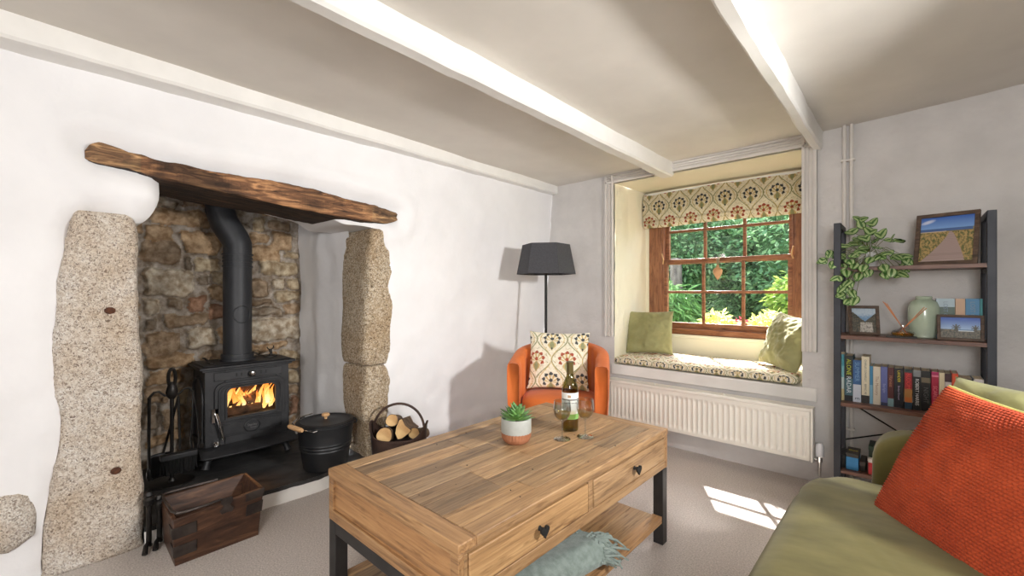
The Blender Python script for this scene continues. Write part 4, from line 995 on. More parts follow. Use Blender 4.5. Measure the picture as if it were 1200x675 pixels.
MB().box((TX0, TY1-bw+.001, TZ-th), (TX1, TY1, TZ), (.9, .84, .78)).build('end_border', 'tableend', ct, bevel=.003, world=True)
AZ = .335
W1 = (.86, .76, .64)
mb = MB()  # carcass long sides and inside
mb.box((TX0+.004, TY0+.02, AZ), (TX0+.03, TY1-.02, TZ-th), W1)
mb.box((TX1-.03, TY0+.004, AZ), (TX1-.004, TY1-.004, AZ+.036), W1); mb.box((TX1-.03, TY0+.004, TZ-th-.008), (TX1-.004, TY1-.004, TZ-th), W1)
for y0, y1 in ((TY0+.004, TY0+.034), (1.272, 1.300), (TY1-.034, TY1-.004)): mb.box((TX1-.03, y0, AZ+.036), (TX1-.004, y1, TZ-th-.008), W1)
mb.box((TX0+.03, TY0+.022, AZ), (TX1-.03, TY1-.022, AZ+.012), W1); mb.box((TX1-.032, TY0+.034, AZ+.03), (TX1-.028, TY1-.034, TZ-th), (.12, .1, .09))  # near-black strip behind the drawers paints shadow into their gaps
mb.build('carcass', 'table', ct, bevel=.002, world=True)
for yy, nm in ((TY0, 0), (TY1-.024, 1)):
    mb = MB(); mb.box((TX0+.002, yy+.002, AZ), (TX1-.002, yy+.022, AZ+.036), W1); mb.box((TX0+.002, yy+.002, TZ-th-.008), (TX1-.002, yy+.022, TZ-th), W1)
    mb.box((TX0+.002, yy+.002, AZ+.036), (TX0+.032, yy+.022, TZ-th-.008), W1); mb.box((TX1-.034, yy+.002, AZ+.036), (TX1-.002, yy+.022, TZ-th-.008), W1)
    mb.build('end_frame', 'tableend', ct, bevel=.002, world=True)
    mb = MB(); mb.box((TX0+.03, yy+.011, AZ+.03), (TX1-.03, yy+.018, TZ-th-.004), (1.0, .84, .66)); mb.build('end_panel', 'tableend', ct, bevel=.002, world=True)
for (y0, y1, ky, kc) in ((TY0+.037, 1.269, 1.004, (1.05, .92, .74)), (1.303, TY1-.037, 1.60, (.96, .88, .78))):
    mb = MB(); mb.box((TX1-.026, y0+.001, AZ+.0405), (TX1-.002, y1-.001, TZ-th-.0125), kc)
    dr = mb.build('drawer', 'table', ct, bevel=.003, world=True)
    mb = MB(); mb.box((TX1-.30, y0+.006, AZ+.04), (TX1-.026, y1-.006, AZ+.05), kc); mb.build('drawer_tray', 'table', dr, world=True)
    kx = TX1-.002; mb = MB(); mt = Matrix.Translation((kx, ky, .425)) @ Matrix.Rotation(PI/2, 4, 'Y')
    mb.lathe([(.008, 0), (.006, .004), (.005, .016)], (0, 0, 0), 14, mtx=mt)
    T = Matrix(((0, 0, 1, kx+.016), (1, 0, 0, ky), (0, 1, 0, .423), (0, 0, 0, 1)))
    hs = [(.0165*math.sin(t)**3, .0012*(13*math.cos(t)-5*math.cos(2*t)-2*math.cos(3*t)-math.cos(4*t))) for t in np.linspace(0, 2*PI, 29)[:-1]]
    mb.prism([(a*1.1, b_) for a, b_ in reversed(hs)], .008, T); mb.build('heart_knob', 'black', dr, bevel=.002, world=True)
for x0 in (TX0+.003, TX1-.048):
    for y0 in (TY0+.003, TY1-.048): cbox('leg', (x0, y0, 0), (x0+.045, y0+.045, AZ-.0005), 'metal_leg', ct, bevel=.002)
for y0 in (TY0+.003, TY1-.048): cbox('end_rail', (TX0+.048, y0, AZ-.04), (TX1-.048, y0+.045, AZ-.0005), 'metal_leg', ct, bevel=.002)
mb = MB(); sw = (TX1-TX0-.10)/6
for i in range(6): 
    c = tr.choice(TC); mb.box((TX0+.05+sw*i+.0007, TY0+.06, .098), (TX0+.05+sw*(i+1)-.0007, TY1-.06, .128), tuple(q*.95 for q in c))
mb.box((TX0+.006, TY0+.05, .098), (TX0+.05, TY1-.05, .128), W1); mb.box((TX1-.05, TY0+.05, .098), (TX1-.006, TY1-.05, .128), (1, .85, .7))
mb.build('low_shelf', 'table', ct, bevel=.0015, world=True)
# nail marks and branding on the planks
nr = random.Random(5)
for k in range(26):
    x = nr.uniform(TX0+.05, TX1-.03); y = nr.uniform(TY0+.08, TY1-.08); r = nr.uniform(.0018, .0034)
    MB().lathe([(r, -.002), (r, .0005), (0, .0006)], (x, y, TZ-.0002), 8).build('nail_mark', 'black', ct, world=True)

# throw under the table
tw_ = thing('folded_throw', 'grey green folded throw with fringed end lying on the coffee table shelf', 'throw', (1.40, 1.15, .128))
def throw(a, b):
    y = .90+.50*a; t = 2*PI*b; c_, s_ = math.cos(t), math.sin(t); w_ = .115+.012*math.sin(a*7); h_ = .048+.006*math.sin(a*5+1)
    x = 1.405+w_*abs(c_)**.6*(1 if c_ > 0 else -1)+.02*a; z = .129+h_+h_*abs(s_)**.8*(1 if s_ > 0 else -1)
    z += .008*math.sin(b*25+a*4)*(1 if s_ > 0 else 0)
    return (x, y+.02*math.sin(t*2), z)
mb = MB(); mb.grid(40, 60, throw); mb.add([throw(0, k/60) for k in range(60)], [tuple(range(60))]); mb.add([throw(1, k/60) for k in range(60)], [tuple(reversed(range(60)))])
mb.build('folded_cloth', 'throw', tw_, world=True)
mb = MB(); r3 = random.Random(2)
for k in range(90):
    b = r3.random()*.62-.06; p = Vector(throw(r3.uniform(.9, 1), b)); q = p+Vector((r3.uniform(-.02, .04), r3.uniform(.01, .05), -r3.uniform(.0, .02))); r_ = q+Vector((r3.uniform(-.01, .03), r3.uniform(.0, .025), -r3.uniform(.005, .03)))
    q.z = max(q.z, .137); r_.z = max(r_.z, .134); mb.tube([p, q, r_], [.005, .0045, .0025], 6)
mb.build('fringe', 'throw', tw_, world=True)

# succulent
sx_, sy_ = 1.157, 1.327
su = thing('succulent_pot', 'green succulent in a round grey and terracotta pot on the coffee table', 'plant', (sx_, sy_, TZ))
mb = MB(); K = 60
rp = [(.040, 0), (.052, .009), (.059, .024), (.0605, .044)]
for r, z in rp:
    for k in range(K): rr = r*(1+.018*math.cos(k*PI)); mb.v.append((sx_+rr*math.cos(2*PI*k/K), sy_+rr*math.sin(2*PI*k/K), TZ+.0005+z))
for i in range(len(rp)-1):
    for k in range(K): mb.f.append((i*K+k, i*K+(k+1) % K, (i+1)*K+(k+1) % K, (i+1)*K+k)); mb.c.append(None)
mb.f.append(tuple(reversed(range(K)))); mb.c.append(None)
mb.build('ribbed_base', 'terracotta', su, world=True)
MB().lathe([(.0608, .043), (.0612, .046), (.0612, .098), (.059, .101), (.055, .098), (.055, .085), (0, .085)], (sx_, sy_, TZ), 48, caps=False).build('pot', 'pot_grey', su, world=True)
mb = MB(); r4 = random.Random(9)
def leafsolid(mb, base, yaw, tilt, L, w, th, c0, c1, seg=8):
    d = Vector((math.cos(yaw)*math.cos(tilt), math.sin(yaw)*math.cos(tilt), math.sin(tilt))); s = Vector((-math.sin(yaw), math.cos(yaw), 0)); u = d.cross(s)*-1
    u = s.cross(d) if s.cross(d).z > 0 else d.cross(s)
    o = len(mb.v)
    for i in range(seg+1):
        t = i/seg; ww = w*math.sin(PI*min(1, .12+.88*t))**.7*(1-.15*t) if t < 1 else .0006; hh = th*(1-t*.7)
        c = base+d*L*t+u*(.12*L*t*t)
        for q in ((-1, .25), (0, -.7), (1, .25), (0, .35)): mb.v.append(tuple(c+s*ww*q[0]+u*hh*q[1]))
    for i in range(seg):
        t = i/seg; col = tuple(c0[j]*(1-t)+c1[j]*t for j in range(3))
        for q in range(4): mb.f.append((o+i*4+q, o+i*4+(q+1) % 4, o+(i+1)*4+(q+1) % 4, o+(i+1)*4+q)); mb.c.append(col)
lc0, lc1 = lin((122, 158, 78)), lin((92, 138, 84))
for ring, (cnt, tilt, L, w_) in enumerate(((11, .10, .074, .016), (10, .40, .072, .017), (8, .75, .066, .016), (6, 1.05, .056, .014), (4, 1.3, .042, .011))):
    for k in range(cnt): leafsolid(mb, Vector((sx_, sy_, TZ+.092+ring*.004)), 2*PI*k/cnt+ring*.5, tilt+r4.uniform(-.06, .06), L*r4.uniform(.9, 1.08), w_, .006, lc0, lc1)
mb.build('rosette', 'leaf', su, world=True, angle=0)

# bottle and glasses
bo = thing('wine_bottle', 'olive green wine bottle with white label standing behind the glasses', 'bottle', (1.227, 1.607, TZ))
bxy = (1.227, 1.607, TZ+.0005)
MB().lathe([(.0, .012), (.02, .01), (.03, .0), (.035, .002), (.0365, .01), (.0365, .175), (.034, .198), (.024, .222), (.0165, .238), (.0145, .255), (.0142, .292), (.0158, .293), (.0158, .300), (.012, .301)], bxy, 40, caps=False).build('glass_body', 'bottle', bo, world=True)
MB().lathe([(0, .014), (.0335, .014), (.034, .12), (0, .12)], bxy, 32, caps=False).build('wine', 'wine', bo, world=True)
MB().lathe([(.0152, .245), (.0150, .29), (.0168, .292), (.0168, .3015), (0, .302)], bxy, 24, caps=False).build('foil', 'foil', bo, world=True)
WH, GR, DK = lin((232, 232, 226)), lin((130, 176, 96)), lin((110, 104, 100))
def labf(a, b):
    t = -PI*.95+PI*1.25*a+YAW*.0; return (1.227+.0371*math.cos(t), 1.607+.0371*math.sin(t), TZ+.055+.115*b)
def labc(a, b):
    if b < .2: return GR
    if .72 < b < .76 and .2 < a < .85: return DK
    if .6 < b < .64 and .3 < a < .75 and int(a*60) % 3: return DK
    if .82 < b < .92 and abs(a-.5) < .05: return lin((170, 140, 110))
    if .3 < b < .5 and abs(a-.45-.3*(b-.4)) < .05: return lin((200, 176, 160))
    return WH
mb = MB(); mb.grid(90, 60, labf, cfn=labc); mb.build('label', 'label', bo, world=True)
for (gx, gy, nm) in ((1.275, 1.481, 'stemmed glass of white wine left of the bottle'), (1.33, 1.57, 'stemmed glass of white wine right of the bottle')):
    gl = thing('wine_glass', nm, 'glass', (gx, gy, TZ), group='wine glasses')
    pr = [(.0, .003), (.012, .004), (.034, .0012), (.0355, .001), (.034, .003), (.014, .006), (.0045, .011), (.0035, .02), (.0035, .065), (.006, .074), (.02, .083), (.031, .098), (.0365, .118), (.0365, .135), (.0335, .160), (.0328, .160), (.0355, .134), (.0355, .118), (.030, .099), (.019, .085), (0, .078)]
    MB().lathe(pr, (gx, gy, TZ), 40, caps=False).build('glass', 'crystal', gl, world=True)
    MB().lathe([(0, .079), (.018, .0855), (.0290, .099), (.0335, .112), (0, .112)], (gx, gy, TZ), 36, caps=False).build('wine', 'wine', gl, world=True)

# ------------------------------------------------------------------ BOOKSHELF UNIT
HX0, HX1, HY0, HY1 = 2.047, 2.622, 2.82, 3.065
bs = thing('shelf_unit', 'tall open shelving unit with dark steel ends and four wooden shelves', 'shelf', ((HX0+HX1)/2, (HY0+HY1)/2, 0))
pw = .03
for x in (HX0, HX1-pw):
    mb = MB()
    for y in (HY0, HY1-.03): mb.box((x, y, 0), (x+pw, y+.03, 1.478))
    mb.box((x, HY0+.03, 1.45), (x+pw, HY1-.03, 1.478)); 
    for z in (1.228, .876, .527, .18): mb.box((x+.004, HY0+.03, z-.022), (x+pw-.004, HY1-.03, z-.002))
    mb.build('end_frame', 'shelfmetal', bs, bevel=.002, world=True)
SZL = (1.247, .895, .547, .20)
for z in SZL: cbox('shelf_board', (HX0+pw if z > 1.3 else HX0+.004+pw*.0, HY0+.002, z-.019), (HX1-pw+.0 if False else HX1-.004, HY1-.002, z), 'shelfwood', bs, bevel=.001)
mb = MB(); mb.tube([(HX0+.03, HY1-.012, .52), (HX1-.03, HY1-.012, .21)], .004, 6); mb.tube([(HX0+.03, HY1-.018, .30), (HX1-.03, HY1-.018, .50)], .004, 6); mb.build('cross_brace', 'black', bs, world=True)

# pictures: painters of three prints
def mixc(a, b, t): t = max(0, min(1, t)); return tuple(a[i]*(1-t)+b[i]*t for i in range(3))
def pic_boardwalk(a, b):
    n = fbm(a*3, b*3, 1, 3, 4); n2 = fbm(a*12, b*8, 2, 2, 4)
    if b > .74: 
        c = mixc(lin((120, 160, 215)), lin((52, 98, 182)), (b-.74)/.26)
        c = mixc(c, (.9, .92, .96), max(0, 1-((a-.14)/.16)**2-((b-.90-.25*(a-.14))/.05)**2)*.6)
        return c
    if b > .68: return lin((66, 96, 148)) if a < .98 else lin((150, 140, 100))
    if b > .655: return lin((190, 172, 150)) if a < .5 else lin((120, 110, 80))
    xl = .55-.53*((.655-b)/.655)**1.35; xr = .60+.26*((.655-b)/.655)**.75
    if xl < a < xr: return mixc(lin((172, 150, 144)), lin((146, 126, 122)), .5+.5*math.sin(90/(b+.15)))
    c = mixc(lin((176, 146, 92)), lin((92, 96, 52)), .5+1.4*n2+.3*n)
    return c
def pic_cove(a, b):
    n = fbm(a*6, b*6, 3, 2, 4)
    v = abs(a-.55)*1.5
    if b > .45+.55*v*.95+.03*n or (b > .92 and False):
        return mixc(lin((110, 150, 190)), lin((190, 206, 220)), .5+.6*math.sin(b*9)+n*.4)
    if abs(a-.6) < .28-.1*b and b < .42: return mixc(lin((196, 190, 180)), lin((120, 116, 108)), .3+n)
    return mixc(lin((96, 88, 70)), lin((52, 54, 44)), .5+1.5*n)
def pic_palms(a, b):
    n = fbm(a*9, b*6, 7, 2, 4)
    for (cx_, cy_, r) in ((.40, .52, .17), (.88, .5, .16)):
        d = math.hypot((a-cx_)*1.3, b-cy_); th_ = math.atan2(b-cy_, a-cx_)
        if d < r*(.65+.35*math.sin(th_*9)) or (abs(a-cx_) < .012 and .3 < b < cy_): return lin((62, 62, 48))
    if b > .42: return mixc(lin((150, 180, 215)), lin((34, 84, 176)), (b-.42)/.5)
    if b > .34 and .45 < a < .85: return lin((205, 214, 222)) if b < .38 else lin((70, 110, 150))
    return mixc(lin((108, 98, 78)), lin((44, 48, 36)), .5+1.6*n)
def picture(label, bl_, yaw, leanang, w_, h_, fb, fn, nx=90):
    mt = Matrix.Translation(bl_) @ Matrix.Rotation(yaw, 4, 'Z') @ Matrix.Rotation(-leanang, 4, 'X')
    pf = thing('picture_frame', label, 'picture', mtx=mt)
    mb = MB(); o = [(0, 0), (w_, 0), (w_, h_), (0, h_)]; i_ = [(fb, fb), (w_-fb, fb), (w_-fb, h_-fb), (fb, h_-fb)]
    vs = []
    for y, l in ((0.016, o), (0, o), (0.002, [(x, z) for x, z in i_]), (.010, i_)): vs += [(p[0], y, p[1]) for p in l]
    mb.add(vs, [(r*4+i, r*4+(i+1) % 4, (r+1)*4+(i+1) % 4, (r+1)*4+i) for r in range(3) for i in range(4)])
    mb.build('frame', 'framewood', pf, bevel=.0015)
    mb = MB(); mb.grid(nx, int(nx*h_/w_), lambda a, b: (fb+(w_-2*fb)*a, .009, fb+(h_-2*fb)*b), cfn=fn); mb.build('print', 'attr', pf)
    mb = MB(); mb.box((.002, .0105, .002), (w_-.002, .0155, h_-.002)); mb.build('backing', 'black', pf)
    return pf
picture('largest framed picture, a boardwalk over dunes, on the top shelf', (2.352, 2.885, 1.249), math.radians(-14), math.radians(14), .218, .255, .017, pic_boardwalk, 130)
picture('small upright framed picture of a rocky cove left of the reed diffuser', (2.106, 2.91, .897), math.radians(13), math.radians(14), .128, .155, .014, pic_cove)
picture('wide framed picture of palm trees under blue sky, right end of the middle shelf', (2.436, 2.85, .897), math.radians(0), math.radians(5), .152, .118, .012, pic_palms)

# vase
MB_ = MB().lathe([(.0, .001), (.040, .001), (.044, .006), (.043, .012), (.052, .03), (.058, .065), (.0595, .11), (.058, .15), (.050, .175), (.034, .186), (.030, .19), (.031, .2), (.028, .203), (.025, .198), (.026, .185)], (2.392, 2.945, .895), 48, caps=False)
tag(MB_.build('ceramic_vase', 'vase'), 'round shouldered celadon green ceramic vase on the middle shelf', 'vase')
# diffuser
dc = aty(1058, 395, 2.88)
tag(cbox('slate_coaster', (dc.x-.062, 2.84, .8955), (dc.x+.052, 2.93, .902), 'slate', bevel=.002), 'thin dark coaster under the reed diffuser', 'coaster')
df = thing('reed_diffuser', 'squat glass reed diffuser with orange sticks left of the green vase', 'diffuser', (dc.x, 2.885, .902))
MB().lathe([(.0, .001), (.036, .001), (.043, .008), (.045, .018), (.038, .028), (.02, .036), (.011, .042), (.010, .054), (.0125, .056), (.009, .056), (.008, .042), (.02, .033), (.036, .025), (.042, .017)], (dc.x, 2.885, .902), 36, caps=False).build('glass_flask', 'clear', df, world=True)
MB().lathe([(0, .003), (.037, .004), (.041, .012), (.040, .020), (0, .020)], (dc.x, 2.885, .902), 30, caps=False).build('oil', 'oil', df, world=True)
for (du, dz) in ((-.075, .17), (-.068, .165), (-.060, .16), (.085, .14), (.078, .145)):
    MB().tube([(dc.x-du*.25, 2.885, .91), (dc.x+du, 2.885+.01*du, .902+dz)], .0017, 6).build('reed', 'reed', df, world=True)

# books
def book(name, label, x0, x1, z0, h_, d_, cols, group, yf, txt=None, tcol=(230, 230, 230), slant=0, cat='book', parts=True):
    bk_ = thing(name, label, cat, ((x0+x1)/2, yf, z0), group=group)
    w_ = x1-x0
    mb = MB(); N = 24
    def cc(b):
        for lim, c in cols:
            if b <= lim: return lin(c)
        return lin(cols[-1][1])
    # spine
    for i in range(N):
        b0, b1 = i/N, (i+1)/N
        mb.box((x0, yf, z0+h_*b0), (x1, yf+.003, z0+h_*b1), cc((b0+b1)/2))
    mb.box((x0, yf+.003, z0), (x0+.0012, yf+d_, z0+h_), cc(.5)); mb.box((x1-.0012, yf+.003, z0), (x1, yf+d_, z0+h_), cc(.5))
    mb.build('cover', 'attr', bk_, world=True)
    MB().box((x0+.0012, yf+.003, z0+.002), (x1-.0012, yf+d_-.003, z0+h_-.003)).build('pages', 'paper', bk_, world=True)
    if txt:
        for (s, rel, ln, col) in txt:
            # spine text reads top to bottom
            T = Matrix(((0, 1, 0, (x0+x1)/2), (0, 0, -1, yf-.0004), (-1, 0, 0, z0+h_*rel), (0, 0, 0, 1)))
            sz = min(w_*.8, 1.6*h_*ln/max(1, len(s)))
            text_mesh('spine_title', s, sz, colmat(col), bk_, T, depth=.0003)
    return bk_
def ux(u, y): return aty(u, 400, y).x
YB = 2.885
BL = [ # u0,u1,vtop,cols,texts,label
 (980, 989.3, 414, [(.25, (190, 176, 130)), (.5, (186, 200, 196)), (.75, (120, 176, 182)), (1, (60, 136, 148))], [('THE SEA', .7, .5, (90, 160, 170))], 'tall pale teal and sand coloured book at the far left of the row'),
 (989.8, 999.2, 416, [(.12, (24, 26, 30)), (.5, (70, 104, 112)), (1, (30, 34, 30))], [('ALONE', .75, .34, (190, 200, 40)), ('RADAR', .36, .36, (210, 220, 226))], 'black book with lime green title, second from the left'),
 (999.6, 1009, 421, [(.42, (196, 202, 214)), (1, (44, 88, 138))], [('SUMMER', .72, .45, (110, 150, 190)), ('E', .08, .1, (60, 70, 90))], 'book with blue top and white lower half'),
 (1009.6, 1018.8, 417, [(.15, (40, 36, 34)), (1, (216, 206, 180))], [('CHARLIE CONNELLY', .70, .5, (52, 80, 84)), ('BRING ME', .3, .25, (90, 90, 84))], 'thick cream book with dark title and black foot'),
 (1019.2, 1022.8, 428, [(.5, (120, 170, 196)), (1, (60, 130, 170))], [], 'very thin light blue book'),
 (1023.2, 1031.8, 429, [(1, (206, 196, 178))], [('The Memory', .5, .6, (150, 120, 100))], 'beige book with faint brown title'),
 (1032.2, 1040, 429, [(.1, (50, 54, 80)), (1, (92, 100, 156))], [('Starlight', .45, .4, (150, 156, 200))], 'periwinkle blue book between beige and maroon ones'),
 (1040.4, 1047.4, 430, [(.22, (120, 150, 156)), (1, (84, 34, 32))], [('Harvest', .65, .4, (180, 120, 90))], 'maroon book with pale blue foot'),
 (1048, 1058.6, 431, [(1, (26, 24, 32))], [('LANDER', .80, .3, (214, 196, 40)), ('Broken Ground', .38, .45, (190, 170, 200))], 'black book with yellow title'),
 (1060, 1069, 432, [(.15, (30, 60, 80)), (.3, (190, 110, 50)), (.5, (170, 120, 60)), (.9, (150, 30, 40)), (1, (30, 50, 50))], [('BLOOM', .7, .4, (220, 70, 60))], 'multicoloured red and orange patterned book'),
 (1070.2, 1079, 433, [(.85, (24, 24, 26)), (1, (130, 132, 134))], [('ROBERT HARRIS', .45, .75, (220, 220, 220))], 'black book with tall white lettering and grey top'),
 (1079.4, 1090.4, 434, [(.7, (26, 26, 26)), (.82, (110, 100, 80)), (1, (26, 26, 26))], [('NIGHT', .4, .4, (90, 90, 90))], 'plain black book with a small buff panel'),
 (1091.6, 1100, 435, [(.86, (168, 28, 62)), (.92, (220, 130, 150)), (1, (168, 28, 90))], [('SCARLET', .45, .5, (220, 120, 130))], 'crimson pink book between black and cream ones'),
 (1100.6, 1107, 436, [(1, (216, 202, 170))], [('Hope', .5, .35, (180, 80, 60))], 'narrow cream book between crimson and maroon ones'),
 (1107.4, 1115, 437, [(.65, (96, 30, 34)), (.8, (200, 190, 190)), (1, (60, 30, 36))], [('Winter', .4, .35, (200, 120, 110))], 'maroon book with white patch'),
 (1115.6, 1123, 437, [(1, (206, 74, 32))], [], 'plain bright orange book'),
 (1124.4, 1140.6, 443, [(.3, (20, 24, 30)), (.5, (60, 100, 140)), (.8, (30, 44, 60)), (1, (20, 26, 34))], [('DARK', .75, .3, (90, 150, 190))], 'thick black and blue book near the right end'),
 (1141.4, 1157, 444, [(.2, (220, 214, 210)), (.3, (60, 50, 50)), (1, (224, 218, 214))], [('THE HEIST', .7, .5, (190, 90, 90))], 'thick white book with red title at the right end'),
]
for (u0, u1, vt, cols, tx, lab) in BL:
    x0, x1 = ux(u0, YB), ux(u1, YB); zt = aty((u0+u1)/2, vt+1, YB).z
    book('book', lab, x0, min(x1, 2.588), .5475, zt-.547, .135, cols, 'books on the lower shelf', YB, tx)
BL2 = [(1097, 1119, [(.35, (150, 180, 200)), (.6, (196, 206, 214)), (.8, (80, 100, 90)), (1, (170, 190, 200))], 'wide pale blue book with dark top pattern standing behind the palm picture'),
       (1119.6, 1131, [(1, (196, 160, 130))], 'tan book with blue panel behind the palm picture'),
       (1131.5, 1148, [(.1, (30, 60, 80)), (1, (56, 124, 168))], 'bright blue book behind the palm picture'),
       (1148.5, 1157, [(.5, (90, 170, 170)), (1, (70, 160, 168))], 'narrow turquoise book at the right end behind the palm picture')]
for k, (u0, u1, cols, lab) in enumerate(BL2):
    y_ = 2.93; x0, x1 = ux(u0, y_), ux(u1, y_)
    b_ = book('book', lab, x0, min(x1, 2.588), .8955, 1.088-.8955, .125, cols, 'books on the middle shelf', y_, [('LOST COAST', .6, .7, (120, 140, 160))] if k in (0, 2) else [])
# boxes on the bottom shelf
def gamebox(lab, u0, u1, zt, cf, ct_, txt=None, y=2.86, d=.12):
    x0, x1 = ux(u0, y), ux(u1, y); g = thing('game_box', lab, 'box', ((x0+x1)/2, y, .2), group='boxes on the bottom shelf')
    MB().box((x0, y, .2005), (x1, y+d, zt-.02)).build('tray', colmat(cf), g, bevel=.001, world=True)
    MB().box((x0-.001, y-.001, zt-.02), (x1+.001, y+d+.001, zt)).build('lid', colmat(ct_), g, bevel=.001, world=True)
    if txt:
        T = Matrix(((1, 0, 0, (x0+x1)/2), (0, 1, 0, y+d*.5), (0, 0, 1, zt+.0005), (0, 0, 0, 1))); text_mesh('lid_title', txt, .022, colmat((225, 215, 60)), g, T, depth=.0004)
    return g
gamebox('black box at the left end of the bottom shelf', 981, 990.5, .268, (26, 28, 30), (44, 46, 48))
gamebox('blue and dark box with yellow writing on its top, bottom shelf', 991.5, 1006, .285, (60, 140, 200), (52, 48, 46), 'Duo', y=2.85)
gamebox('low brown box beside the blue one on the bottom shelf', 1007.5, 1014, .25, (50, 44, 40), (72, 62, 56))
gamebox('dark green box standing tall beside the sofa arm', 1018, 1030, .335, (36, 52, 40), (40, 60, 46), y=2.87)
gamebox('red and white box low beside the sofa arm', 1017.5, 1026, .28, (190, 40, 50), (214, 206, 200), y=2.84, d=.025)

# trailing plant
pc = aty(1012, 309, 2.90); px_, py_ = pc.x+.018, 2.93
pl = thing('trailing_plant', 'trailing variegated green plant in a white pot on the top shelf', 'plant', (px_, py_, 1.247))
MB().lathe([(.0, .001), (.034, .001), (.042, .03), (.046, .075), (.044, .078), (.040, .07), (0, .066)], (px_, py_, 1.247), 32, caps=False).build('pot', 'pot_white', pl, world=True)
mb = MB(); sb = MB(); r5 = random.Random(21)
g1, g2, g3 = lin((48, 88, 40)), lin((84, 128, 56)), lin((186, 200, 150))
def leaf(mb, c, d, up, L, w_):
    d = d.normalized(); s = d.cross(up); s = s.normalized() if s.length > 1e-4 else d.orthogonal(); n = s.cross(d); S = 10; T_ = 8; o = len(mb.v)
    for i in range(S+1):
        t = i/S; ww = w_*math.sin(PI*t)**.62*(1.15-.3*t)
        for j in range(T_+1):
            q = j/T_*2-1; mb.v.append(tuple(c+d*L*t+s*ww*q+n*(.07*L*math.sin(PI*t)*(1-q*q*.8)-.18*L*t*t)))
    for i in range(S):
        for j in range(T_):
            q = abs((j+.5)/T_*2-1); t = (i+.5)/S
            st_ = (.22 < q < .42 or .62 < q < .80) and .1 < t < .9
            col = mixc(g3, g2, .2) if st_ else mixc(g1, g2, t)
            mb.f.append((o+i*(T_+1)+j, o+i*(T_+1)+j+1, o+(i+1)*(T_+1)+j+1, o+(i+1)*(T_+1)+j)); mb.c.append(col)
targets = [((1002, 285), .93), ((985, 300), .9), ((972, 296), .88), ((964, 305), .87), ((998, 272), .93), ((1010, 265), .95), ((1022, 262), .95), ((1008, 258), .96), ((1032, 276), .9), ((1044, 281), .9), ((1055, 282), .89), ((1028, 290), .88), ((1040, 296), .87), ((1050, 300), .88), ((1062, 305), .9), ((1035, 312), .86), ((1045, 318), .86), ((1055, 320), .88), ((1037, 321), .86), ((1020, 303), .86), ((1012, 312), .85), ((1002, 310), .86), ((992, 318), .86), ((982, 325), .85), ((1007, 322), .86), ((995, 330), .86), ((988, 336), .86), ((998, 342), .86), ((985, 345), .86), ((994, 352), .86), ((1015, 280), .9), ((990, 288), .9), ((1025, 282), .88), ((1008, 294), .87), ((1018, 318), .86), ((978, 308), .87), ((1002, 350), .86), ((1000, 298), .86), ((1014, 290), .87), ((1005, 280), .9), ((1020, 272), .92), ((995, 305), .86), ((1030, 300), .87), ((988, 312), .87), ((1060, 300), .9), ((1058, 313), .89)]
for (uv, k) in targets:
    yy = 2.99*k+.0*py_+.13; yy = 2.80+(k-.85)*1.6
    p = aty(uv[0], uv[1], yy); root = Vector((px_, py_, 1.315))
    mid = root.lerp(p, .5)+Vector((0, 0, .04)); out = (p-root); out.z *= .6
    sb.tube([root, mid, p], .0014, 5)
    d = out.normalized()*.7+Vector((r5.uniform(-.6, .6), r5.uniform(-.6, .2), r5.uniform(-.7, .2)))
    if uv[1] < 275: d = Vector((r5.uniform(-.6, .6), r5.uniform(-.3, .3), .5))
    upv = Vector((r5.uniform(-.3, .3)-.0, -1.0, .9))
    for _ in range(2):
        leaf(mb, p-d.normalized()*.02, d, upv, r5.uniform(.046, .062), r5.uniform(.018, .024)); d = Vector((-d.x+r5.uniform(-.5, .5), d.y, d.z-.2))
sb.build('stems', 'stem', pl, world=True); mb.build('leaves', 'leaf', pl, world=True, angle=0)

# ------------------------------------------------------------------ SOFA
so = thing('sofa', 'olive green velvet sofa in the right foreground', 'sofa', (2.5, 1.3, 0))
def soft(mb, lo, hi, r, n=7, crown=0, K=(26, 26), seed=0, amp=.006):
    # rounded super-box, smooth closed surface
    c = (Vector(lo)+Vector(hi))/2; h_ = (Vector(hi)-Vector(lo))/2; o = len(mb.v); U, V = 72, 36
    for i in range(V+1):
        ph = -PI/2+PI*i/V; cp, sp_ = math.cos(ph), math.sin(ph)
        for j in range(U):
            t = 2*PI*j/U; ct_, st_ = math.cos(t), math.sin(t)
            f = lambda v, n: abs(v)**(2/n)*(1 if v > 0 else -1) if abs(v) > 1e-9 else 0
            x = f(cp, n)*f(ct_, n); y = f(cp, n)*f(st_, n); z = f(sp_, n)
            p = Vector((c.x+h_.x*x, c.y+h_.y*y, c.z+h_.z*z+crown*max(0, z)*(1-x*x)*(1-y*y)))
            p += Vector((x, y, z))*amp*fbm(p.x, p.y, p.z+seed, 5, 3); mb.v.append(tuple(p))
    for i in range(V):
        for j in range(U): mb.f.append((o+i*U+j, o+i*U+(j+1) % U, o+(i+1)*U+(j+1) % U, o+(i+1)*U+j)); mb.c.append(None)
    return mb
soft(MB(), (2.10, .12, .08), (2.92, 2.22, .34), 0, n=9).build('base', 'velvet_green', so, world=True, angle=0)
soft(MB(), (2.045, .22, .30), (2.80, 2.06, .455), 0, n=6, crown=.02, seed=3).build('seat_cushion', 'velvet_green', so, world=True, angle=0)
soft(MB(), (2.235, 2.045, .1), (2.92, 2.21, .622), 0, n=5, seed=5).build('arm', 'velvet_green', so, world=True, angle=0)
soft(MB(), (2.235, .08, .1), (2.92, .24, .622), 0, n=5, seed=5).build('arm', 'velvet_green', so, world=True, angle=0)
soft(MB(), (2.78, .1, .1), (2.98, 2.2, .80), 0, n=6, seed=7).build('back', 'velvet_green', so, world=True, angle=0)
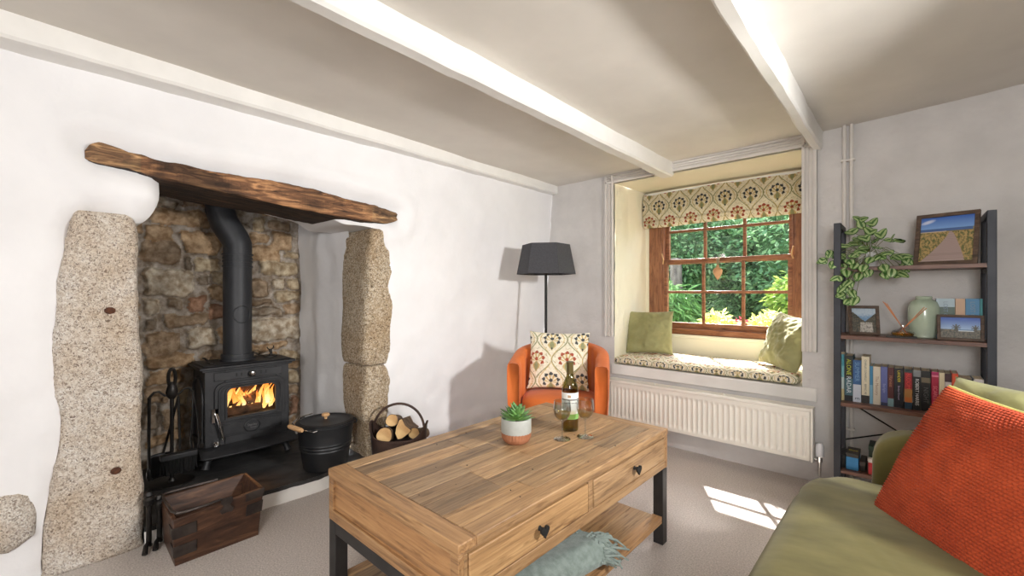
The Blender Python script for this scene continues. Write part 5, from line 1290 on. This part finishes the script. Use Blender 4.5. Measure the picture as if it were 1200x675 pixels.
for x in (2.16, 2.86):
    for y in (.2, 2.12): MB().lathe([(.016, 0), (.024, .1)], (x, y, 0), 14).build('foot', 'crate', so, world=True)
# green back cushion behind the orange one
tag(place_pillow('scatter_cushion', pillow_mb(.44, .40, .15, wr=.012, seed=12), 'cush_green', (2.60, 1.93, .64), math.radians(-14), 0, math.radians(-38)), 'sage green cushion mostly hidden behind the orange knitted cushion on the sofa', 'cushion')
# orange waffle cushion
def orange_cushion():
    w_, h_, t_ = .47, .44, .17; n = 190; mb = MB(); NR = 52
    def surf(sg):
        def f(a, b):
            u, v = a*2-1, b*2-1; k = (max(0, 1-u*u)*max(0, 1-v*v))**.42
            e = .05; px = u*w_/2*(1-e*(1-abs(v)**2.5)*abs(u)**4); pz_ = v*h_/2*(1-e*(1-abs(u)**2.5)*abs(v)**4)
            kn = 0
            if sg < 0 and k > .05:
                row = b*NR; ph = (int(row) % 2)*.5
                kn = .0060*(abs(math.sin(PI*row))**.7)*(.15+.85*abs(math.sin(PI*(a*NR*.9+ph)))**.8)
            fold = .012*fbm(u*1.2, v*1.2, 4, 1.4, 3)
            return (px, sg*(t_/2*k+kn+fold*k), pz_)
        return f
    return surf, n
surf, n = orange_cushion()
BLc = Vector((2.268, 1.775, .442)); d_ = Vector((.62, -.785, 0)).normalized(); yawc = math.atan2(d_.y, d_.x)
mtc = Matrix.Translation(BLc+d_*.225) @ Matrix.Rotation(yawc, 4, 'Z') @ Matrix.Rotation(math.radians(-26), 4, 'X') @ Matrix.Rotation(math.radians(4), 4, 'Y') @ Matrix.Translation((0, 0, .20))
oc_ = thing('scatter_cushion', 'burnt orange waffle knit cushion with lime reverse on the green sofa', 'cushion', mtx=mtc)
mb = MB(); mb.grid(n*2, n*2, surf(-1)); mb.build('knitted_front', 'orange_knit', oc_, angle=0)
mb = MB(); mb.grid(50, 50, surf(1)); mb.build('reverse', 'lime', oc_, angle=0)
pts = []
for k in range(160):
    t = k/160*4; s_ = int(t); f = t-s_; a, b = ((f, 0), (1, f), (1-f, 1), (0, 1-f))[s_]; p = Vector(surf(1)(a, b)); pts.append(p+Vector((0, .004, 0)))
MB().tube(pts, .006, 8, closed=True).build('piping', 'lime', oc_)

# ------------------------------------------------------------------ GARDEN
def foliage(name, label, cat, blobs, nleaf, size, cols, trunk=None, seed=0, droop=.3, group=None, aspect=.45, core=False):
    r = np.random.default_rng(seed); g = thing(name, label, cat, (blobs[0][0], blobs[0][1], -.3), group=group)
    mb = MB(); vol = sum(b[3]*b[4]*b[5] for b in blobs)
    for (cx, cy, cz, ax, ay, az) in blobs:
        m = int(nleaf*ax*ay*az/vol)
        for _ in range(m):
            d = r.normal(size=3); d /= np.linalg.norm(d); q = r.uniform(.35, 1)**.4; lump = 1+.18*fbm(d[0]+seed, d[1], d[2], 2.2, 3)
            p = Vector((cx+ax*d[0]*q*lump, cy+ay*d[1]*q*lump, cz+az*d[2]*q*lump))
            v = Vector((d[0]+r.normal()*.7, d[1]+r.normal()*.7, r.normal()*.6-droop)).normalized(); up = Vector((r.normal()*.6, r.normal()*.6-.3, 1)); s = v.cross(up).normalized()
            L = size*r.uniform(.6, 1.25); W = L*aspect; nrm = s.cross(v)
            ci = cols[int(r.integers(len(cols)))]; f = r.uniform(.75, 1.2); c = tuple(min(1, x*f) for x in lin(ci))
            mid = p+v*L*.5+nrm*L*.06
            mb.add([p, mid+s*W*.5, p+v*L, mid-s*W*.5], [(0, 1, 2), (0, 2, 3)], c)
    mb.build('leaves', 'gardenleaf', g, world=True, smooth=False)
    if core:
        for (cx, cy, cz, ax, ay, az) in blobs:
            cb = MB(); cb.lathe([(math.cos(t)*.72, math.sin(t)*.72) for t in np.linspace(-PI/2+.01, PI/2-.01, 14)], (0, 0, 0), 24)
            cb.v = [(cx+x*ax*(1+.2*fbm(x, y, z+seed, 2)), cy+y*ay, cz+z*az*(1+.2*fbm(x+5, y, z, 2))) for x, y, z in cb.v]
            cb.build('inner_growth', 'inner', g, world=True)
    if trunk:
        tb = MB()
        for (a, b_, r0, r1) in trunk: tb.tube([a, (Vector(a)+Vector(b_))/2+Vector((.03, 0, 0)), b_], [r0, (r0+r1)/2, r1], 10)
        tb.build('trunk', 'trunk', g, world=True)
    return g
gr_ = MB().grid(30, 20, lambda a, b: (-9+20*a, YW+.3+14*b, -.35+.1*fbm(a, b, 0, 4))).build('garden_ground', 'grass'); gr_['kind'] = 'structure'
DG = [(104, 150, 104), (124, 168, 116), (88, 132, 90), (146, 186, 132), (166, 202, 152)]
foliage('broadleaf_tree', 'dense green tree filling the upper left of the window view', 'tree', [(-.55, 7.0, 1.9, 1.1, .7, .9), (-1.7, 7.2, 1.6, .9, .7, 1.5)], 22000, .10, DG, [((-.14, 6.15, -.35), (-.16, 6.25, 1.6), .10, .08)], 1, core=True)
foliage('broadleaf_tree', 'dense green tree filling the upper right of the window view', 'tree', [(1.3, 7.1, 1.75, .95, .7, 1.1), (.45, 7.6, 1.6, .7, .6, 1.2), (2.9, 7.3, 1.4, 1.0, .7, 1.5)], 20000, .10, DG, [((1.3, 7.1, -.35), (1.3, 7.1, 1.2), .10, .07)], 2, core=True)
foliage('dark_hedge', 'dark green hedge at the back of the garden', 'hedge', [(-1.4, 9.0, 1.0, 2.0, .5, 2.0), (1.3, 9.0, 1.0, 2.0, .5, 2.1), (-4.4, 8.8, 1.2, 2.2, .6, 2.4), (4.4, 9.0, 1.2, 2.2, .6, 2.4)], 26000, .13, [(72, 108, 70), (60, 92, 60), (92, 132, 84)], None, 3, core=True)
foliage('bamboo_shrub', 'feathery narrow leaved shrub at the lower left of the window view', 'shrub', [(.0, 5.6, .62, .42, .3, .62)], 5500, .16, [(120, 168, 98), (146, 190, 120), (96, 140, 80)], None, 4, droop=.8, aspect=.16)
foliage('yellow_shrub', 'bright yellow green shrub in the middle of the lower window panes', 'shrub', [(.80, 5.0, .58, .20, .2, .30)], 1800, .075, [(226, 232, 130), (206, 218, 106), (240, 240, 170)], [((.80, 5.0, -.36), (.80, 5.0, .5), .02, .01)], 5, droop=-.2, group='yellow green shrubs')
foliage('yellow_shrub', 'yellow green shrub at the lower right of the window view, behind the creased cushion', 'shrub', [(1.30, 5.0, .56, .20, .2, .36)], 1900, .075, [(216, 224, 122), (190, 206, 98), (236, 238, 160)], [((1.3, 5.0, -.36), (1.3, 5.0, .5), .02, .01)], 6, droop=-.2, group='yellow green shrubs')
foliage('red_flower_shrub', 'small shrub with red blooms between the yellow green shrubs', 'shrub', [(.99, 5.15, .72, .08, .1, .10)], 500, .06, [(196, 68, 84), (170, 54, 70), (110, 140, 80)], [((.99, 5.15, -.36), (.99, 5.15, .7), .012, .006)], 7)
foliage('maple_tree', 'lime green maple at the right of the window view', 'tree', [(1.42, 6.0, 1.0, .36, .3, .36), (1.75, 5.95, .65, .35, .3, .25)], 4500, .085, [(160, 190, 84), (186, 208, 106), (130, 166, 72)], [((1.9, 6.1, -.35), (1.9, 6.1, 1.0), .05, .03)], 8, droop=.5)

# ------------------------------------------------------------------ LIGHT
wd = bpy.data.worlds.new('World'); bpy.context.scene.world = wd; wd.use_nodes = True; nt = wd.node_tree
sky = nt.nodes.new('ShaderNodeTexSky'); sky.sky_type = 'NISHITA'; sky.sun_disc = False; sky.sun_elevation = math.radians(46); sky.sun_rotation = math.radians(-32); sky.air_density = 1.2; sky.dust_density = 2.5
bg = nt.nodes['Background']; hs = nt.nodes.new('ShaderNodeHueSaturation'); hs.inputs['Saturation'].default_value = .55; nt.links.new(sky.outputs[0], hs.inputs['Color']); nt.links.new(hs.outputs[0], bg.inputs[0]); bg.inputs[1].default_value = 1.25
def light(name, kind, loc, tgt, power, color=(1, 1, 1), size=.3, size_y=None, **kw):
    l = bpy.data.lights.new(name, kind); l.energy = power; l.color = color
    if kind == 'AREA':
        l.size = size
        if size_y: l.shape = 'RECTANGLE'; l.size_y = size_y
    o = bpy.data.objects.new(name, l); COL.objects.link(o); o.location = loc
    o.rotation_euler = (Vector(tgt)-Vector(loc)).to_track_quat('-Z', 'Y').to_euler()
    for k, v in kw.items(): setattr(l, k, v)
    return o
sunv = Vector((.70, -1.2, -1.55))
light('sun', 'SUN', -sunv*5, (0, 0, 0), 30, (1.0, .97, .92), angle=math.radians(.6))
light('flash_by_sofa', 'AREA', (3.3, 1.64, 1.50), (.0, 1.45, .95), 22, (1, .99, .97), .16, spread=math.radians(98))
light('fill_light', 'AREA', (2.9, -1.3, 1.4), (.5, 1.8, .8), 57, (1, .985, .97), .8)  # soft fill added behind the camera to brighten the left wall
light('fire_glow', 'POINT', (-.77, .91, .47), (0, 0, 0), 2.0, (1, .45, .15), shadow_soft_size=.05)

# ------------------------------------------------------------------ CAMERA
cam = bpy.data.cameras.new('camera'); cam.sensor_width = 36; cam.lens = FPX/1200*36; cam.shift_y = (HORIZON-337.5)/1200; cam.clip_start = .02
co = bpy.data.objects.new('camera', cam); COL.objects.link(co); co.location = (CAMX, 0, CAMH); co.rotation_euler = (PI/2, 0, YAW)
sc = bpy.context.scene; sc.camera = co
sc.view_settings.view_transform = 'Standard'; sc.view_settings.look = 'None'; sc.view_settings.gamma = 1; sc.view_settings.use_curve_mapping = False
sc.view_settings.exposure = 0.0
